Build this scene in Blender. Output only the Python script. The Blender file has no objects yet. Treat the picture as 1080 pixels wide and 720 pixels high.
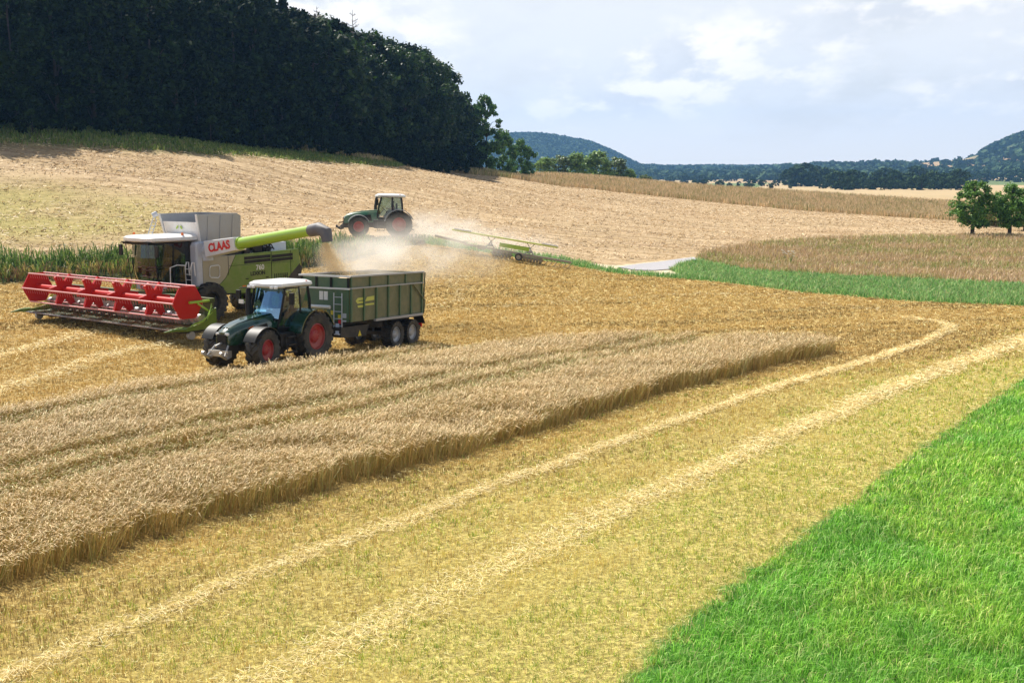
import bpy, math, random
import numpy as np
from mathutils import Vector, Matrix

random.seed(7)
RNG = np.random.default_rng(11)
SC = bpy.context.scene
COL = SC.collection
PI = math.pi

# ------------------------------------------------------------------ camera
F, CX, CY, YH, CAMH = 1250.0, 540.0, 360.0, 185.0, 7.3
PITCH = math.atan((CY - YH) / F)
CP, SP = math.cos(PITCH), math.sin(PITCH)
cd = bpy.data.cameras.new('camera')
cam = bpy.data.objects.new('camera', cd)
COL.objects.link(cam)
cam.location = (0, 0, CAMH)
cam.rotation_euler = (PI / 2 - PITCH, 0, 0)
cd.sensor_width = 36.0
cd.lens = F / 1080 * 36.0
cd.clip_start = 0.1
cd.clip_end = 12000
SC.camera = cam


def ray(px, py):
    a, b = (px - CX) / F, (CY - py) / F
    return np.array([a, CP + b * SP, -SP + b * CP])


def at(px, py, D):
    """World point seen at photo pixel (px, py) at horizontal distance D."""
    r = ray(px, py)
    return np.array([0, 0, CAMH]) + r * (D / r[1])


def atz(px, py, z):
    r = ray(px, py)
    return np.array([0, 0, CAMH]) + r * ((z - CAMH) / r[2])


# ------------------------------------------------------------------ terrain
ctrl = [(0, 298, 74), (-80, 303, 72), (130, 292, 76), (340, 281, 79), (450, 257, 88), (540, 270, 89), (620, 282, 90),
        (720, 292, 85), (900, 311, 72.5), (1080, 322, 66.6), (1250, 330, 63), (400, 250, 90), (470, 251, 92), (590, 272, 91),
        (0, 240, 92), (0, 190, 108), (0, 142, 122), (-200, 240, 92), (-250, 140, 118), (200, 235, 95), (200, 200, 110), (150, 146, 128),
        (300, 225, 105), (300, 161, 152), (400, 170, 180), (500, 180, 222), (560, 188, 250), (400, 215, 120),
        (450, 183, 195), (600, 198, 225), (500, 220, 130), (600, 235, 125), (600, 260, 105), (700, 208, 215), (800, 218, 205),
        (900, 226, 190), (1000, 233, 172), (1080, 237, 165), (1250, 242, 160), (750, 240, 140), (1000, 249, 138), (1080, 249, 138), (1250, 255, 135),
        (600, 187, 255), (700, 196, 250), (800, 203, 240), (900, 209, 230), (1000, 212, 225), (1080, 215, 220), (1250, 220, 215),
        (450, 173, 232), (300, 155, 166), (150, 141, 145)]
cp = [at(*c) for c in ctrl]
for x, y in ((-60, -10), (-20, -10), (20, -10), (60, -10), (-40, 15), (0, 15), (40, 15), (-35, 40), (-18, 42), (0, 40), (20, 40), (45, 40), (0, 60), (25, 55), (8, 70)):
    cp.append((x, y, 0))
cp += [(-16, 58.5, 0.2), (-13, 63, 0.25), (-9.4, 46.2, -0.05), (-5.8, 52.5, -0.28), (-25, 58, 0.15), (-5, 60, -0.1), (-45, 58, 0.3)]
cp += [(-100, 200, 17), (-75, 260, 13), (-140, 150, 18), (-150, 60, 6), (30, 300, 4.5), (60, 300, 2), (100, 290, 0.5), (140, 290, -1), (-20, 310, 8), (150, 60, 0), (160, 160, -1)]
CPT = np.array(cp, float)


def _tps_fit(P):
    n = len(P)
    X = P[:, :2] / 100
    d2 = ((X[:, None] - X[None]) ** 2).sum(-1)
    K = 0.5 * d2 * np.log(d2 + 1e-12) + np.eye(n) * 2e-4
    T = np.c_[np.ones(n), X]
    A = np.block([[K, T], [T.T, np.zeros((3, 3))]])
    return X, np.linalg.solve(A, np.r_[P[:, 2], np.zeros(3)])


_TX, _TW = _tps_fit(CPT)


def sstep(a, b, x):
    t = np.clip((x - a) / (b - a), 0, 1)
    return t * t * (3 - 2 * t)


def vnoise(x, y, seed=0):
    xi, yi = np.floor(x).astype(np.int64), np.floor(y).astype(np.int64)
    xf, yf = x - xi, y - yi
    u, v = xf * xf * (3 - 2 * xf), yf * yf * (3 - 2 * yf)

    def h(a, b):
        n = (a * 374761393 + b * 668265263 + seed * 974711) & 0x7fffffff
        n = (n ^ (n >> 13)) * 1274126177 & 0x7fffffff
        return ((n ^ (n >> 16)) & 0xffff) / 65535.0
    return (h(xi, yi) * (1 - u) + h(xi + 1, yi) * u) * (1 - v) + (h(xi, yi + 1) * (1 - u) + h(xi + 1, yi + 1) * u) * v


def fbm(x, y, seed=0, o=4):
    s, a = 0, 0.5
    for k in range(o):
        s = s + a * vnoise(x * 2 ** k + 17.3 * k, y * 2 ** k - 9.1 * k, seed + k)
        a /= 2
    return s


LH_PX = np.array([-400, 535, 560, 580, 620, 650, 668, 690, 900], float)
LH_PY = np.array([139, 141, 140.5, 142, 149, 161, 168, 172, 176], float)
RH_PX = np.array([-200, 700, 900, 960, 1000, 1024, 1031, 1042, 1060, 1080, 1300], float)
RH_PY = np.array([180, 178, 172.5, 169.5, 166, 163.5, 161, 155, 147, 140, 100], float)


def far_z(x, y):
    base = np.interp(y, [250, 450, 700, 1000, 1400, 2000, 2800, 4000, 9000], [-6, -13, -11, -7, -1, 9, 22, 26, 26])
    base = base + (fbm(x / 260, y / 260, 3) - 0.47) * 10 * sstep(500, 900, y)
    px = CX + F * x / np.maximum(y, 1)
    hl = CAMH + (YH - np.interp(px, LH_PX, LH_PY)) * 2650 / F - 11
    hl = hl * np.exp(-((y - 2650) / 420) ** 2) * sstep(740, 640, px)
    hr = CAMH + (YH - np.interp(px, RH_PX, RH_PY)) * 2150 / F - 6
    hr = np.maximum(hr, 0) * np.exp(-((y - 2150) / 520) ** 2) * sstep(640, 860, px)
    return np.maximum(base, np.maximum(base + 0, np.maximum(hl, hr)))


def hill_mask(x, y):
    """Where the two far hills stand out of the valley: 1 on the wooded hill at the left, 1 on the right one."""
    px = CX + F * x / np.maximum(y, 1)
    a = sstep(740, 640, px) * sstep(1750, 2150, y)
    b = sstep(1024, 1031, px) * sstep(1700, 1950, y)
    return a, b


def terrain(x, y):
    x, y = np.asarray(x, float), np.asarray(y, float)
    shp = x.shape
    x, y = x.ravel(), y.ravel()
    xc, yc = np.clip(x, -190, 190), np.clip(y, -40, 330)
    z = np.empty(len(x))
    for i in range(0, len(x), 60000):
        Q = np.c_[xc[i:i + 60000], yc[i:i + 60000]] / 100
        d2 = ((Q[:, None] - _TX[None]) ** 2).sum(-1)
        z[i:i + 60000] = (0.5 * d2 * np.log(d2 + 1e-12)) @ _TW[:-3] + _TW[-3] + Q @ _TW[-2:]
    far = far_z(x, y)
    wt = np.maximum(sstep(275, 400, y), sstep(170, 330, np.abs(x)) * sstep(100, 200, y))
    z = z * (1 - wt) + far * wt
    return z.reshape(shp)


def tz(x, y):
    return float(terrain(np.array([x]), np.array([y]))[0])


_DD = np.arange(6, 420, 0.25)


def ground_at(px, py, dz=0.0):
    """First point where the ray through a photo pixel meets the ground (raised by dz)."""
    r = ray(px, py)
    r = r / r[1]
    X, Z = r[0] * _DD, CAMH + r[2] * _DD
    hit = np.nonzero(Z < terrain(X, _DD) + dz)[0]
    i = hit[0] if len(hit) else len(_DD) - 1
    return np.array([X[i], _DD[i]])


def ppoly(pts, dz=0.0):
    return np.array([ground_at(a, b, dz) for a, b in pts])


def inside(P, poly):
    x, y = P[:, 0], P[:, 1]
    c = np.zeros(len(P), bool)
    n = len(poly)
    for i in range(n):
        (x1, y1), (x2, y2) = poly[i], poly[(i + 1) % n]
        if y1 == y2:
            continue
        m = ((y1 > y) != (y2 > y)) & (x < (x2 - x1) * (y - y1) / (y2 - y1) + x1)
        c ^= m
    return c


def segdist(P, pts, closed):
    d = np.full(len(P), 1e9)
    n = len(pts)
    for i in range(n if closed else n - 1):
        a, b = np.array(pts[i]), np.array(pts[(i + 1) % n])
        ab = b - a
        t = np.clip(((P - a) @ ab) / max(ab @ ab, 1e-9), 0, 1)
        q = P - (a + t[:, None] * ab)
        d = np.minimum(d, (q * q).sum(-1))
    return np.sqrt(d)


def sdf(P, poly):
    d = segdist(P, poly, True)
    return np.where(inside(P, poly), d, -d)


def smooth_line(pts, n=8):
    pts = np.array(pts, float)
    out = []
    for i in range(len(pts) - 1):
        p0, p1, p2, p3 = pts[max(i - 1, 0)], pts[i], pts[i + 1], pts[min(i + 2, len(pts) - 1)]
        for k in range(n):
            t = k / n
            out.append(0.5 * ((2 * p1) + (-p0 + p2) * t + (2 * p0 - 5 * p1 + 4 * p2 - p3) * t * t + (-p0 + 3 * p1 - 3 * p2 + p3) * t ** 3))
    out.append(pts[-1])
    return np.array(out)


# ------------------------------------------------------------------ node helpers
class NT:
    def __init__(s, name):
        s.m = bpy.data.materials.new(name)
        s.m.use_nodes = True
        s.t = s.m.node_tree
        s.t.nodes.clear()
        s.out = s.n('ShaderNodeOutputMaterial')

    def n(s, typ, **kw):
        nd = s.t.nodes.new(typ)
        for k, v in kw.items():
            setattr(nd, k, v)
        return nd

    def put(s, sock, v):
        if hasattr(v, 'is_output'):
            s.t.links.new(v, sock)
        elif v is not None:
            if hasattr(sock.default_value, '__len__') and len(sock.default_value) == 4 and len(v) == 3:
                v = (*v, 1)
            sock.default_value = v

    def math(s, op, a, b=None, c=None, clamp=False):
        nd = s.n('ShaderNodeMath', operation=op, use_clamp=clamp)
        for i, v in enumerate((a, b, c)):
            if v is not None:
                s.put(nd.inputs[i], v)
        return nd.outputs[0]

    def mix(s, f, a, b, bt='MIX'):
        nd = s.n('ShaderNodeMix', data_type='RGBA', blend_type=bt)
        s.put(nd.inputs[0], f)
        s.put(nd.inputs[6], a)
        s.put(nd.inputs[7], b)
        return nd.outputs[2]

    def noise(s, vec, scale, detail=4, rough=0.55, out=0):
        nd = s.n('ShaderNodeTexNoise')
        s.put(nd.inputs['Vector'], vec)
        nd.inputs['Scale'].default_value = scale
        nd.inputs['Detail'].default_value = detail
        nd.inputs['Roughness'].default_value = rough
        return nd.outputs[out]

    def rng(s, v, a, b, c=0.0, d=1.0, smooth=True):
        nd = s.n('ShaderNodeMapRange', interpolation_type='SMOOTHSTEP' if smooth else 'LINEAR')
        s.put(nd.inputs['Value'], v)
        for k, q in zip(('From Min', 'From Max', 'To Min', 'To Max'), (a, b, c, d)):
            s.put(nd.inputs[k], q)
        return nd.outputs[0]

    def mapping(s, vec, scale=(1, 1, 1), rot=(0, 0, 0), loc=(0, 0, 0)):
        nd = s.n('ShaderNodeMapping')
        s.put(nd.inputs['Vector'], vec)
        nd.inputs['Scale'].default_value = scale
        nd.inputs['Rotation'].default_value = rot
        nd.inputs['Location'].default_value = loc
        return nd.outputs[0]

    def attr(s, name, out='Fac'):
        return s.n('ShaderNodeAttribute', attribute_name=name).outputs[out]

    def pos(s):
        return s.n('ShaderNodeNewGeometry').outputs['Position']

    def bsdf(s, col, rough=0.8, metal=0.0, spec=0.5, **kw):
        b = s.n('ShaderNodeBsdfPrincipled')
        s.put(b.inputs['Base Color'], col)
        s.put(b.inputs['Roughness'], rough)
        s.put(b.inputs['Metallic'], metal)
        s.put(b.inputs['Specular IOR Level'], spec)
        for k, v in kw.items():
            s.put(b.inputs[k], v)
        return b

    def finish(s, sh):
        s.t.links.new(sh, s.out.inputs['Surface'])
        return s.m


def paint(name, col, rough=0.4, metal=0.0, dust=0.25, coat=0.0, spec=0.5, dustcol=(0.42, 0.33, 0.2)):
    """Painted / rubber / metal surface with a patchy film of field dust."""
    t = NT(name)
    tc = t.n('ShaderNodeTexCoord').outputs['Object']
    n1 = t.noise(tc, 1.7, 6, 0.65)
    n2 = t.noise(tc, 14, 4, 0.6)
    f = t.math('MULTIPLY', t.rng(t.math('ADD', t.math('MULTIPLY', n1, 0.7), t.math('MULTIPLY', n2, 0.3)), 0.38, 0.68), dust)
    c = t.mix(f, col, dustcol)
    c = t.mix(t.rng(n2, 0.3, 0.7, 0.0, 0.25), c, tuple(v * 0.75 for v in col))
    r = t.rng(f, 0, 1, rough, 0.85)
    b = t.bsdf(c, r, metal, spec)
    b.inputs['Coat Weight'].default_value = coat
    b.inputs['Coat Roughness'].default_value = 0.12
    return t.finish(b.outputs[0])


def leafmat(name, trans=0.35, rough=0.6, spec=0.3, tint=(1, 1, 1), vary=0.25, scale=0.25):
    """Foliage or straw: colour from the mesh's own leaf colours, slow drift across the field, some light passing through."""
    t = NT(name)
    c = t.attr('Col', 'Color')
    n = t.noise(t.pos(), scale, 3)
    c = t.mix(1.0, c, t.mix(n, tuple(v * (1 - vary) for v in tint), tuple(v * (1 + vary) for v in tint)), 'MULTIPLY')
    d = t.bsdf(c, rough, 0, spec)
    tr = t.n('ShaderNodeBsdfTranslucent')
    t.put(tr.inputs['Color'], c)
    mx = t.n('ShaderNodeMixShader')
    mx.inputs[0].default_value = trans
    t.t.links.new(d.outputs[0], mx.inputs[1])
    t.t.links.new(tr.outputs[0], mx.inputs[2])
    return t.finish(mx.outputs[0])


def glassmat(name, tint, refl_rough=0.03, refl=0.0, rcol=(1, 1, 1)):
    t = NT(name)
    tr = t.n('ShaderNodeBsdfTransparent')
    t.put(tr.inputs['Color'], tint)
    gl = t.n('ShaderNodeBsdfGlossy')
    gl.inputs['Roughness'].default_value = refl_rough
    t.put(gl.inputs['Color'], rcol)
    lw = t.n('ShaderNodeLayerWeight')
    fr_ = t.math('MULTIPLY_ADD', t.math('POWER', lw.outputs['Facing'], 4.0), 0.8, 0.06)
    mx = t.n('ShaderNodeMixShader')
    t.put(mx.inputs[0], t.math('MAXIMUM', fr_, refl))
    t.t.links.new(tr.outputs[0], mx.inputs[1])
    t.t.links.new(gl.outputs[0], mx.inputs[2])
    return t.finish(mx.outputs[0])


# ------------------------------------------------------------------ mesh helpers
class MB:
    def __init__(s, M=None):
        s.v, s.f, s.M = [], [], M

    def add(s, vs, fs, M=None):
        o = len(s.v)
        M = M if M is not None else s.M
        for p in vs:
            p = Vector(p)
            s.v.append(tuple(M @ p) if M is not None else tuple(p))
        s.f += [tuple(i + o for i in f) for f in fs]
        return s

    def box(s, c, d, M=None):
        x, y, z = (q / 2 for q in d)
        vs = [(c[0] + a * x, c[1] + b * y, c[2] + e * z) for a in (-1, 1) for b in (-1, 1) for e in (-1, 1)]
        return s.add(vs, [(0, 1, 3, 2), (4, 6, 7, 5), (0, 4, 5, 1), (2, 3, 7, 6), (0, 2, 6, 4), (1, 5, 7, 3)], M)

    def cyl(s, a, b, r0, r1=None, n=14, caps=True):
        r1 = r0 if r1 is None else r1
        a, b = Vector(a), Vector(b)
        d = (b - a).normalized()
        u = d.orthogonal().normalized()
        w = d.cross(u)
        vs = []
        for p, r in ((a, r0), (b, r1)):
            for i in range(n):
                t = 2 * PI * i / n
                vs.append(p + (u * math.cos(t) + w * math.sin(t)) * r)
        fs = [(i, (i + 1) % n, n + (i + 1) % n, n + i) for i in range(n)]
        if caps:
            fs += [tuple(range(n))[::-1], tuple(range(n, 2 * n))]
        return s.add(vs, fs)

    def tube(s, pts, r, n=8):
        pts = [Vector(p) for p in pts]
        rings = []
        for i, p in enumerate(pts):
            d = (pts[min(i + 1, len(pts) - 1)] - pts[max(i - 1, 0)]).normalized()
            u = Vector((0, 0, 1)).cross(d)
            u = u.normalized() if u.length > 1e-3 else Vector((1, 0, 0))
            w = d.cross(u)
            rr = r[i] if isinstance(r, (list, tuple)) else r
            rings.append([p + (u * math.cos(2 * PI * k / n) + w * math.sin(2 * PI * k / n)) * rr for k in range(n)])
        return s.loft(rings)

    def loft(s, rings, caps=True):
        n = len(rings[0])
        vs = [p for r in rings for p in r]
        fs = []
        for i in range(len(rings) - 1):
            for k in range(n):
                a, b = i * n + k, i * n + (k + 1) % n
                fs.append((a, b, b + n, a + n))
        if caps:
            fs += [tuple(range(n))[::-1], tuple(range(len(vs) - n, len(vs)))]
        return s.add(vs, fs)

    def prism(s, poly, a, b, ax='Y'):
        """Polygon (two coordinates) pulled along an axis from a to b."""
        def p3(q, t):
            return {'Y': (q[0], t, q[1]), 'X': (t, q[0], q[1]), 'Z': (q[0], q[1], t)}[ax]
        n = len(poly)
        vs = [p3(q, a) for q in poly] + [p3(q, b) for q in poly]
        fs = [tuple(range(n))[::-1], tuple(range(n, 2 * n))] + [(i, (i + 1) % n, n + (i + 1) % n, n + i) for i in range(n)]
        return s.add(vs, fs)

    def lathe(s, prof, c, n=28, closed=False):
        """Profile [(radius, offset along Y)] turned round an axis parallel to Y through c."""
        vs, m = [], len(prof)
        for i in range(n):
            t = 2 * PI * i / n
            for r, y in prof:
                vs.append((c[0] + r * math.sin(t), c[1] + y, c[2] + r * math.cos(t)))
        fs = []
        for i in range(n):
            j = (i + 1) % n
            for k in range(m if closed else m - 1):
                l = (k + 1) % m
                fs.append((i * m + k, i * m + l, j * m + l, j * m + k))
        return s.add(vs, fs)

    def build(s, name, mat, parent=None, smooth=None, bevel=0.0):
        me = bpy.data.meshes.new(name)
        me.from_pydata(s.v, [], s.f)
        me.update()
        import bmesh
        bm = bmesh.new()
        bm.from_mesh(me)
        bmesh.ops.recalc_face_normals(bm, faces=bm.faces)
        bm.to_mesh(me)
        bm.free()
        me.materials.append(mat)
        if smooth:
            me.shade_smooth()
            me.set_sharp_from_angle(angle=math.radians(smooth))
        o = bpy.data.objects.new(name, me)
        COL.objects.link(o)
        o.parent = parent
        if bevel:
            m = o.modifiers.new('edge', 'BEVEL')
            m.width = bevel
            m.segments = 2
            m.limit_method = 'ANGLE'
        return o


def tag(o, label=None, cat=None, group=None, kind=None):
    for k, v in (('label', label), ('category', cat), ('group', group), ('kind', kind)):
        if v:
            o[k] = v
    return o


def empty(name, loc, rot=(0, 0, 0)):
    o = bpy.data.objects.new(name, None)
    COL.objects.link(o)
    o.location = loc
    o.rotation_euler = rot
    return o


def copy_tree(o, parent=None):
    c = o.copy()
    COL.objects.link(c)
    c.parent = parent
    for ch in list(o.children):
        copy_tree(ch, c)
    return c


def soup(name, V, T, C, mat, normals=None):
    """One mesh from triangle arrays: V (n,3), T (m,3), C (n,3) colours."""
    me = bpy.data.meshes.new(name)
    me.vertices.add(len(V))
    me.vertices.foreach_set('co', V.astype(np.float32).ravel())
    k = T.shape[1]
    me.loops.add(T.size)
    me.loops.foreach_set('vertex_index', T.astype(np.int32).ravel())
    me.polygons.add(len(T))
    me.polygons.foreach_set('loop_start', np.arange(0, T.size, k, dtype=np.int32))
    me.update(calc_edges=True)
    a = me.color_attributes.new('Col', 'FLOAT_COLOR', 'POINT')
    a.data.foreach_set('color', np.c_[C, np.ones(len(C))].astype(np.float32).ravel())
    me.materials.append(mat)
    return me


def link(name, me, parent=None):
    o = bpy.data.objects.new(name, me)
    COL.objects.link(o)
    o.parent = parent
    return o


def blades(P, h, w, bend, C, az=None, ta=None, droop=0.0, taper=0.45):
    """Bent grass blades / stalks at base points P: 5 vertices and 3 triangles each."""
    n = len(P)
    az = RNG.uniform(0, 2 * PI, n) if az is None else az
    ta = RNG.uniform(0, 2 * PI, n) if ta is None else ta
    W = np.c_[np.cos(az), np.sin(az), np.zeros(n)] * (w / 2)[:, None]
    B = np.c_[np.cos(ta), np.sin(ta), np.zeros(n)] * (bend * h)[:, None]
    up = np.array([0, 0, 1.0])
    mid = P + B * 0.3 + up * (h * 0.6)[:, None]
    tip = P + B + up * (h * (1 - 0.35 * np.clip(bend, 0, 1) - droop))[:, None]
    V = np.stack([P - W, P + W, mid - W * 2 * taper, mid + W * 2 * taper, tip], 1).reshape(-1, 3)
    o = (np.arange(n) * 5)[:, None]
    T = np.concatenate([o + [0, 1, 3], o + [0, 3, 2], o + [2, 3, 4]], 0)
    return V, T, np.repeat(C, 5, 0)


def join(parts):
    Vs, Ts, Cs, o = [], [], [], 0
    for V, T, C in parts:
        Vs.append(V)
        Ts.append(T + o)
        Cs.append(C)
        o += len(V)
    return np.concatenate(Vs), np.concatenate(Ts), np.concatenate(Cs)


def scatter(poly, dens, Dref=None, power=1.0, margin=0.0):
    """Random ground points in a polygon; density falls with distance past Dref."""
    lo, hi = poly.min(0), poly.max(0)
    n = int((hi - lo).prod() * dens)
    P = lo + RNG.random((n, 2)) * (hi - lo)
    if Dref:
        D = np.maximum(np.hypot(P[:, 0], P[:, 1]), 1)
        P = P[RNG.random(n) < np.minimum(1, (Dref / D) ** power)]
    P = P[inside(P, poly)]
    # leave out what is far outside the camera's view
    P = P[(np.abs(P[:, 0]) < 0.47 * P[:, 1] + 6.5) & (P[:, 1] > 8.5)]
    return P


def pal(n, cols, jit=0.12, w=None):
    cols = np.array(cols, float)
    i = RNG.choice(len(cols), n, p=w)
    return np.clip(cols[i] * (1 + RNG.normal(0, jit, (n, 1))), 0.005, 0.95)


def ground_pts(P):
    return np.c_[P, terrain(P[:, 0], P[:, 1])]
# ================================================================== zones of the land (outlines read off as ground points)
BAR_NEAR = [(-150, 690), (0, 634), (60, 609), (130, 588), (200, 562), (300, 534), (400, 505), (480, 486), (560, 461), (640, 436), (720, 413), (800, 393), (860, 378), (893, 369)]
BAR_FAR = [(890, 356), (860, 352), (800, 350), (740, 349), (660, 347), (600, 348), (460, 358), (350, 373), (200, 393), (0, 426), (-150, 450)]
bar_near = ppoly(smooth_line(BAR_NEAR, 4))
bar_far = np.array([atz(a, b, 0.60)[:2] for a, b in smooth_line(BAR_FAR, 4)])
POLY_BARLEY = np.r_[bar_near, bar_far]

LOWER_TOP = [(-220, 306), (0, 299), (130, 293), (250, 288), (340, 282), (450, 258), (540, 271), (620, 283), (700, 293), (760, 298), (850, 309), (960, 318), (1080, 323), (1300, 333)]
POLY_LOWER = np.r_[ppoly(LOWER_TOP), [(60, 10), (-40, 10)]]

GRASS_EDGE = [(1300, 300), (1180, 345), (1080, 401), (1020, 441), (965, 480), (920, 512), (865, 555), (820, 587), (770, 624), (720, 664), (664, 722), (580, 810)]
POLY_GRASS = np.r_[ppoly(smooth_line(GRASS_EDGE, 4)), [(12, 6), (60, 6), (80, 60)]]

VERGE_TOP = [(440, 251), (500, 260), (560, 268), (620, 278), (650, 285), (690, 290), (727, 292), (706, 285), (718, 278), (736, 275), (765, 281), (800, 287), (900, 293), (1080, 301), (1300, 312)]
POLY_VERGE = np.r_[ppoly(VERGE_TOP), ppoly(LOWER_TOP[:4:-1])]
MEADOW_TOP = [(1300, 250), (1080, 249), (1000, 249), (920, 250), (850, 253), (800, 257), (765, 263), (742, 267), (733, 271)]
POLY_MEADOW = np.r_[ppoly(MEADOW_TOP), ppoly(VERGE_TOP[9:])]
POLY_ROAD = ppoly([(652, 282.5), (672, 279.5), (695, 277), (716, 274), (731, 272), (738, 274), (720, 277.5), (706, 284.5), (690, 286), (668, 285.5)])
POLY_GRAVEL = ppoly([(560, 266), (620, 277), (650, 280), (690, 276), (732, 270.5), (739, 274.5), (722, 277.5), (708, 285), (730, 292.5), (690, 291.5), (650, 285.5), (620, 279.5), (560, 269)])
STRIP_LOW = [(290, 157.5), (340, 163), (400, 171), (450, 178), (500, 184.5), (560, 191.5), (620, 199), (700, 208), (800, 218), (900, 226), (1000, 232.5), (1080, 236), (1300, 243)]
strip_low = ppoly(STRIP_LOW)
_up = []
for i, p in enumerate(strip_low):
    wdt = 8 + 38 * min(1, i / 6)
    _up.append(p * (1 + wdt / np.hypot(*p)))
POLY_STRIP = np.r_[strip_low, np.array(_up)[::-1]]
POLY_MARGIN = np.r_[ppoly([(-250, 146), (0, 152), (80, 155), (150, 159), (220, 164), (300, 168), (360, 172.5), (420, 176.5)]), [(-20, 270), (-60, 270), (-160, 140)]]
POLY_REGROW = ppoly([(-150, 203), (0, 192), (60, 198), (120, 206), (180, 217), (215, 230), (210, 245), (120, 252), (0, 255), (-150, 258)])
POLY_WEED = np.r_[ppoly([(-220, 306), (0, 299), (130, 293), (250, 288), (345, 281), (400, 268), (440, 258)]),
                  ppoly([(455, 251), (400, 257), (345, 268), (250, 276), (130, 280), (0, 285), (-220, 292)])]

LINE_A = smooth_line(ppoly([(-150, 776), (20, 712), (150, 655), (300, 595), (460, 540), (600, 487), (760, 430), (860, 398), (940, 373), (985, 357), (1003, 348), (990, 341), (950, 336)]), 8)
LINE_B = smooth_line(ppoly([(180, 770), (300, 712), (420, 652), (540, 594), (660, 537), (800, 474), (900, 430), (990, 393), (1060, 366), (1140, 340)]), 8)
LINE_C = smooth_line(ppoly([(-120, 455), (0, 413), (60, 393), (110, 377), (150, 368), (200, 362)]), 6)
LINE_D = smooth_line(ppoly([(-120, 400), (0, 376), (50, 363), (100, 351), (140, 347)]), 6)
LINE_E = smooth_line(ppoly([(450, 325), (480, 318), (486, 306), (474, 298), (500, 290)]), 6)
LINE_F = smooth_line(ppoly([(480, 330), (560, 322), (640, 317), (720, 312), (800, 312), (900, 325), (980, 330)]), 6)

# ================================================================== ground sheet
ys = np.r_[np.arange(-6, 100, 0.45), np.arange(100, 320, 1.0), 320 + np.cumsum(2 * 1.06 ** np.arange(86))]
ys = ys[ys < 4200]
xs_p = np.r_[np.arange(0, 48, 0.45), np.arange(48, 170, 1.2), 170 + np.cumsum(3 * 1.07 ** np.arange(70))]
xs_p = xs_p[xs_p < 4000]
xs = np.r_[-xs_p[:0:-1], xs_p]
GX, GY = np.meshgrid(xs, ys)
GP = np.c_[GX.ravel(), GY.ravel()]
GZ = terrain(GP[:, 0], GP[:, 1])
GZ += np.where(GP[:, 1] < 320, (fbm(GP[:, 0] * 1.3, GP[:, 1] * 1.3, 5) - 0.47) * 0.07, 0)
me = bpy.data.meshes.new('ground')
nx, ny = len(xs), len(ys)
me.vertices.add(nx * ny)
me.vertices.foreach_set('co', np.c_[GP, GZ].astype(np.float32).ravel())
ii = (np.arange(ny - 1)[:, None] * nx + np.arange(nx - 1)[None]).ravel()
Q = np.c_[ii, ii + 1, ii + nx + 1, ii + nx].astype(np.int32)
me.loops.add(Q.size)
me.loops.foreach_set('vertex_index', Q.ravel())
me.polygons.add(len(Q))
me.polygons.foreach_set('loop_start', np.arange(0, Q.size, 4, dtype=np.int32))
me.polygons.foreach_set('use_smooth', np.ones(len(Q), bool))
me.update(calc_edges=True)
NEAR = (GP[:, 1] < 330) & (np.abs(GP[:, 0]) < 260)


def put_attr(name, vals):
    a = me.attributes.new(name, 'FLOAT', 'POINT')
    a.data.foreach_set('value', vals.astype(np.float32))


for nm, poly in (('lower', POLY_LOWER), ('grass', POLY_GRASS), ('verge', POLY_VERGE), ('meadow', POLY_MEADOW), ('gravel', POLY_GRAVEL),
                 ('strip', POLY_STRIP), ('margin', POLY_MARGIN), ('regrow', POLY_REGROW), ('weed', POLY_WEED)):
    v = np.full(len(GP), -99.0)
    v[NEAR] = sdf(GP[NEAR], poly)
    put_attr(nm, v)
# how far a ground point lies to the right-hand (yellow-green) side of the barley
def front_side(P):
    return sstep(-9, 5, -segdist(P, np.r_[bar_near[-1:], bar_near[-1:] + [[30, 38]]], False) + 0) * 0 + sstep(-4, 10, P[:, 0] - np.interp(P[:, 1], bar_near[:, 1], bar_near[:, 0]) - np.maximum(P[:, 1] - 42, 0) * 0.7)


v = np.zeros(len(GP))
v[NEAR] = front_side(GP[NEAR])
put_attr('front', v)

_ha, _hb = hill_mask(GP[:, 0], GP[:, 1])
put_attr('hill', np.maximum(np.maximum(_ha, _hb), sstep(2300, 2600, GP[:, 1])))
t = NT('field_soil_and_stubble')
P = t.pos()
n_f = t.noise(P, 9.0, 5, 0.7)
n_m = t.noise(P, 1.1, 5, 0.6)
n_l = t.noise(P, 0.09, 4, 0.55)
edge = t.math('MULTIPLY', t.math('SUBTRACT', n_m, 0.5), 2.4)


def zone(name, soft=0.25, amp=1.0):
    return t.rng(t.math('ADD', t.attr(name), t.math('MULTIPLY', edge, amp)), -soft, soft)


# worked tan field: rows run across the slope
rows = t.noise(t.mapping(P, (0.10, 1.1, 0.5), (0, 0, math.radians(-14))), 1.0, 4, 0.65)
clod = t.noise(t.mapping(P, (0.5, 1.0, 1.0)), 2.6, 6, 0.75)
tan = t.mix(t.rng(clod, 0.36, 0.66), (0.20, 0.13, 0.065), (0.52, 0.38, 0.205))
tan = t.mix(t.rng(rows, 0.4, 0.62, 0, 0.8), tan, (0.57, 0.42, 0.25))
tan = t.mix(t.rng(t.noise(t.mapping(P, (0.05, 0.8, 0.5), (0, 0, math.radians(-14)), (4, 9, 0)), 1.0, 4, 0.6), 0.5, 0.66, 0, 0.55), tan, (0.25, 0.16, 0.09))
tan = t.mix(t.rng(n_l, 0.45, 0.7, 0, 0.5), tan, (0.36, 0.235, 0.12))
reg = t.mix(t.rng(clod, 0.3, 0.7), (0.22, 0.20, 0.06), (0.44, 0.36, 0.13))
tan = t.mix(t.math('MULTIPLY', zone('regrow', 5.0, 2.0), t.rng(n_l, 0.3, 0.55, 0.35, 0.9)), tan, reg)
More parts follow.
